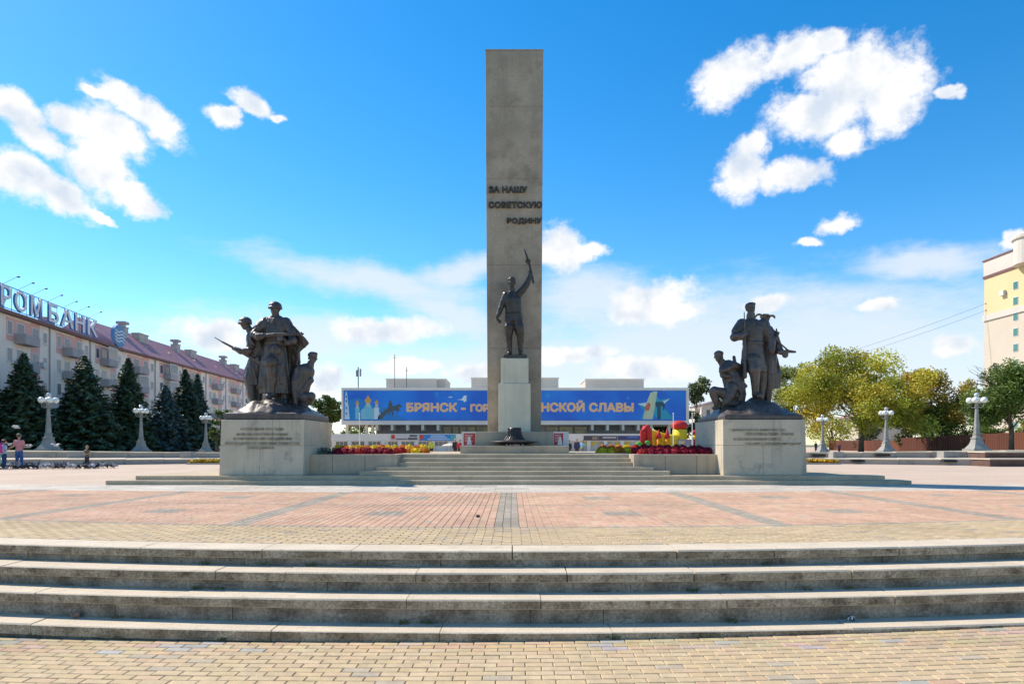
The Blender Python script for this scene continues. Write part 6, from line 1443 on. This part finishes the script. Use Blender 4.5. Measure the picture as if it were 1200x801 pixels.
# ============================================================ PIGEONS
def pigeon_mesh(name, col, peck):
    b = MB()
    if peck: pts = [(-.17, 0, .12), (-.10, 0, .125), (-.03, 0, .13), (.05, 0, .115), (.10, 0, .085), (.135, 0, .05), (.155, 0, .035), (.185, 0, .012)]; rad = [.012, .03, .062, .062, .040, .026, .028, .005]
    else: pts = [(-.17, 0, .085), (-.10, 0, .105), (-.03, 0, .125), (.05, 0, .15), (.09, 0, .20), (.105, 0, .235), (.12, 0, .25), (.155, 0, .243)]; rad = [.012, .03, .062, .064, .040, .026, .030, .005]
    b.tube(pts, rad, 8)
    for s in (-1, 1):
        b.ball((-.03, s * .05, .13), (.105, .018, .045), 8, 5); b.tube([(.0, s * .025, .08), (.01, s * .03, .0), (.035, s * .035, .0)], .006, 4)
    o = b.build(name, col); me = o.data; bpy.data.objects.remove(o); return me
PIG = [pigeon_mesh('pigeon', mat('pigeon_' + n_, c, c2, rough=.7, scale=30, bump=0), pk) for n_, c, c2, pk in (('slate', (.10, .11, .13), (.05, .055, .065), True), ('slate_b', (.13, .14, .17), (.06, .06, .08), False), ('dark', (.05, .05, .06), (.03, .03, .04), True), ('pale', (.42, .42, .44), (.25, .25, .28), False))]
labs = ['slate grey pigeon pecking in the flock by the left kerb', 'blue-grey pigeon standing upright in the flock by the left kerb', 'blackish pigeon pecking in the flock by the left kerb', 'pale grey pigeon standing upright in the flock by the left kerb']
for k in range(96):
    u = rng.random() ** 1.15; px = -4 + u * 126; D = 32.3 + rng.uniform(0, 2.3) + (.6 if px > 100 else 0)
    if k >= 90: px = (125, 130, 134.5, 121, 116, 112)[k - 90]; D = 33.6
    i = rng.choice([0, 3, 1, 2, 2, 1, 3, 0]); o = piece('pigeon', PIG[i], None, (gpt(px, D), D, 0), (0, 0, rng.uniform(0, 6.28))); o.scale = (1.15,) * 3
    tag(o, labs[i], 'pigeon', ['slate pecking pigeons', 'blue-grey standing pigeons', 'blackish pecking pigeons', 'pale grey standing pigeons'][i])
def flying(px, py, D, yaw, lb, c):
    p = at(px, py, D); b = MB(); b.tube([(-.2, 0, 0), (-.1, 0, 0), (0, 0, .0), (.09, 0, .02), (.13, 0, .03), (.17, 0, .025)], [.03, .04, .06, .045, .03, .006], 8)
    for s in (-1, 1): b.add([(-.06, s * .03, .03), (.07, s * .03, .03), (.06, s * .2, .12), (-.03, s * .36, .07), (-.09, s * .2, .10), (-.06, s * .03, .015), (.07, s * .03, .015), (.06, s * .2, .105), (-.03, s * .36, .06), (-.09, s * .2, .085)], [(0, 1, 2, 4), (4, 2, 3), (5, 9, 7, 6), (9, 8, 7), (1, 6, 7, 2), (2, 7, 8, 3), (3, 8, 9, 4), (4, 9, 5, 0)])
    o = b.build('flying_pigeon', c); o.location = p; o.rotation_euler = (0, R(-8), yaw); tag(o, lb, 'pigeon')
PL = mat('pigeon_light', (.55, .56, .55), (.40, .41, .42), rough=.7, scale=20, bump=0)
flying(18, 500.5, 34, R(200), 'pale pigeon flying above the man in the striped shirt', PL); flying(34, 523, 33.5, R(20), 'pale pigeon fluttering beside the right hand of the striped-shirt man', PL)
flying(65, 521.7, 36, R(170), 'pale pigeon flying just right of the nearest left lamp base', PL); flying(12, 520.5, 33.2, R(-30), 'pale pigeon fluttering between the child and the striped-shirt man', PL)

# ============================================================ LITTER
b = MB(); c0 = Vector(((1007.5 - 600) / 780 * 6.86, float(warp(3.6, 6.86)), -.643)); rr2 = random.Random(4)
def scrap(name, c0, r, m, seed, lb):
    r2 = random.Random(seed); b = MB(); b.ball((0, 0, r * .55), (r, r * .6, r * .6), 12, 8)
    vs = [(v[0] * (1 + r2.uniform(-.35, .35)), v[1] * (1 + r2.uniform(-.35, .35)), max(0, v[2] * (1 + r2.uniform(-.4, .35)))) for v in b.v]; b.v = vs
    o = b.build(name, m); o.location = c0; tag(o, lb, 'litter'); return o
LM = mat('wrapper', (.62, .66, .66), (.02, .025, .03), rough=.4, scale=38, bump=.1, spread=.04)
scrap('crumpled_wrapper', Vector((c0.x, float(warp(c0.x, 6.912)) - .045, -.643)), .042, LM, 3, 'crumpled black and white wrapper on the lowest step at right')
scrap('dry_leaf', Vector(((560 - 600) / 780 * 11.1, float(warp(-.57, 11.1)), .0)), .035, flat('leaf_dry', (.06, .035, .02)), 8, 'dark dry leaf on the red paving left of the grey middle stripe')
scrap('dry_leaf', Vector(((68 - 600) / 780 * 6.88, float(warp(-4.7, 6.88)), -.643)), .045, flat('leaf_brown', (.25, .15, .10)), 9, 'brown dry leaf on the lowest step at far left')
print('OBJECTS', len(bpy.data.objects))
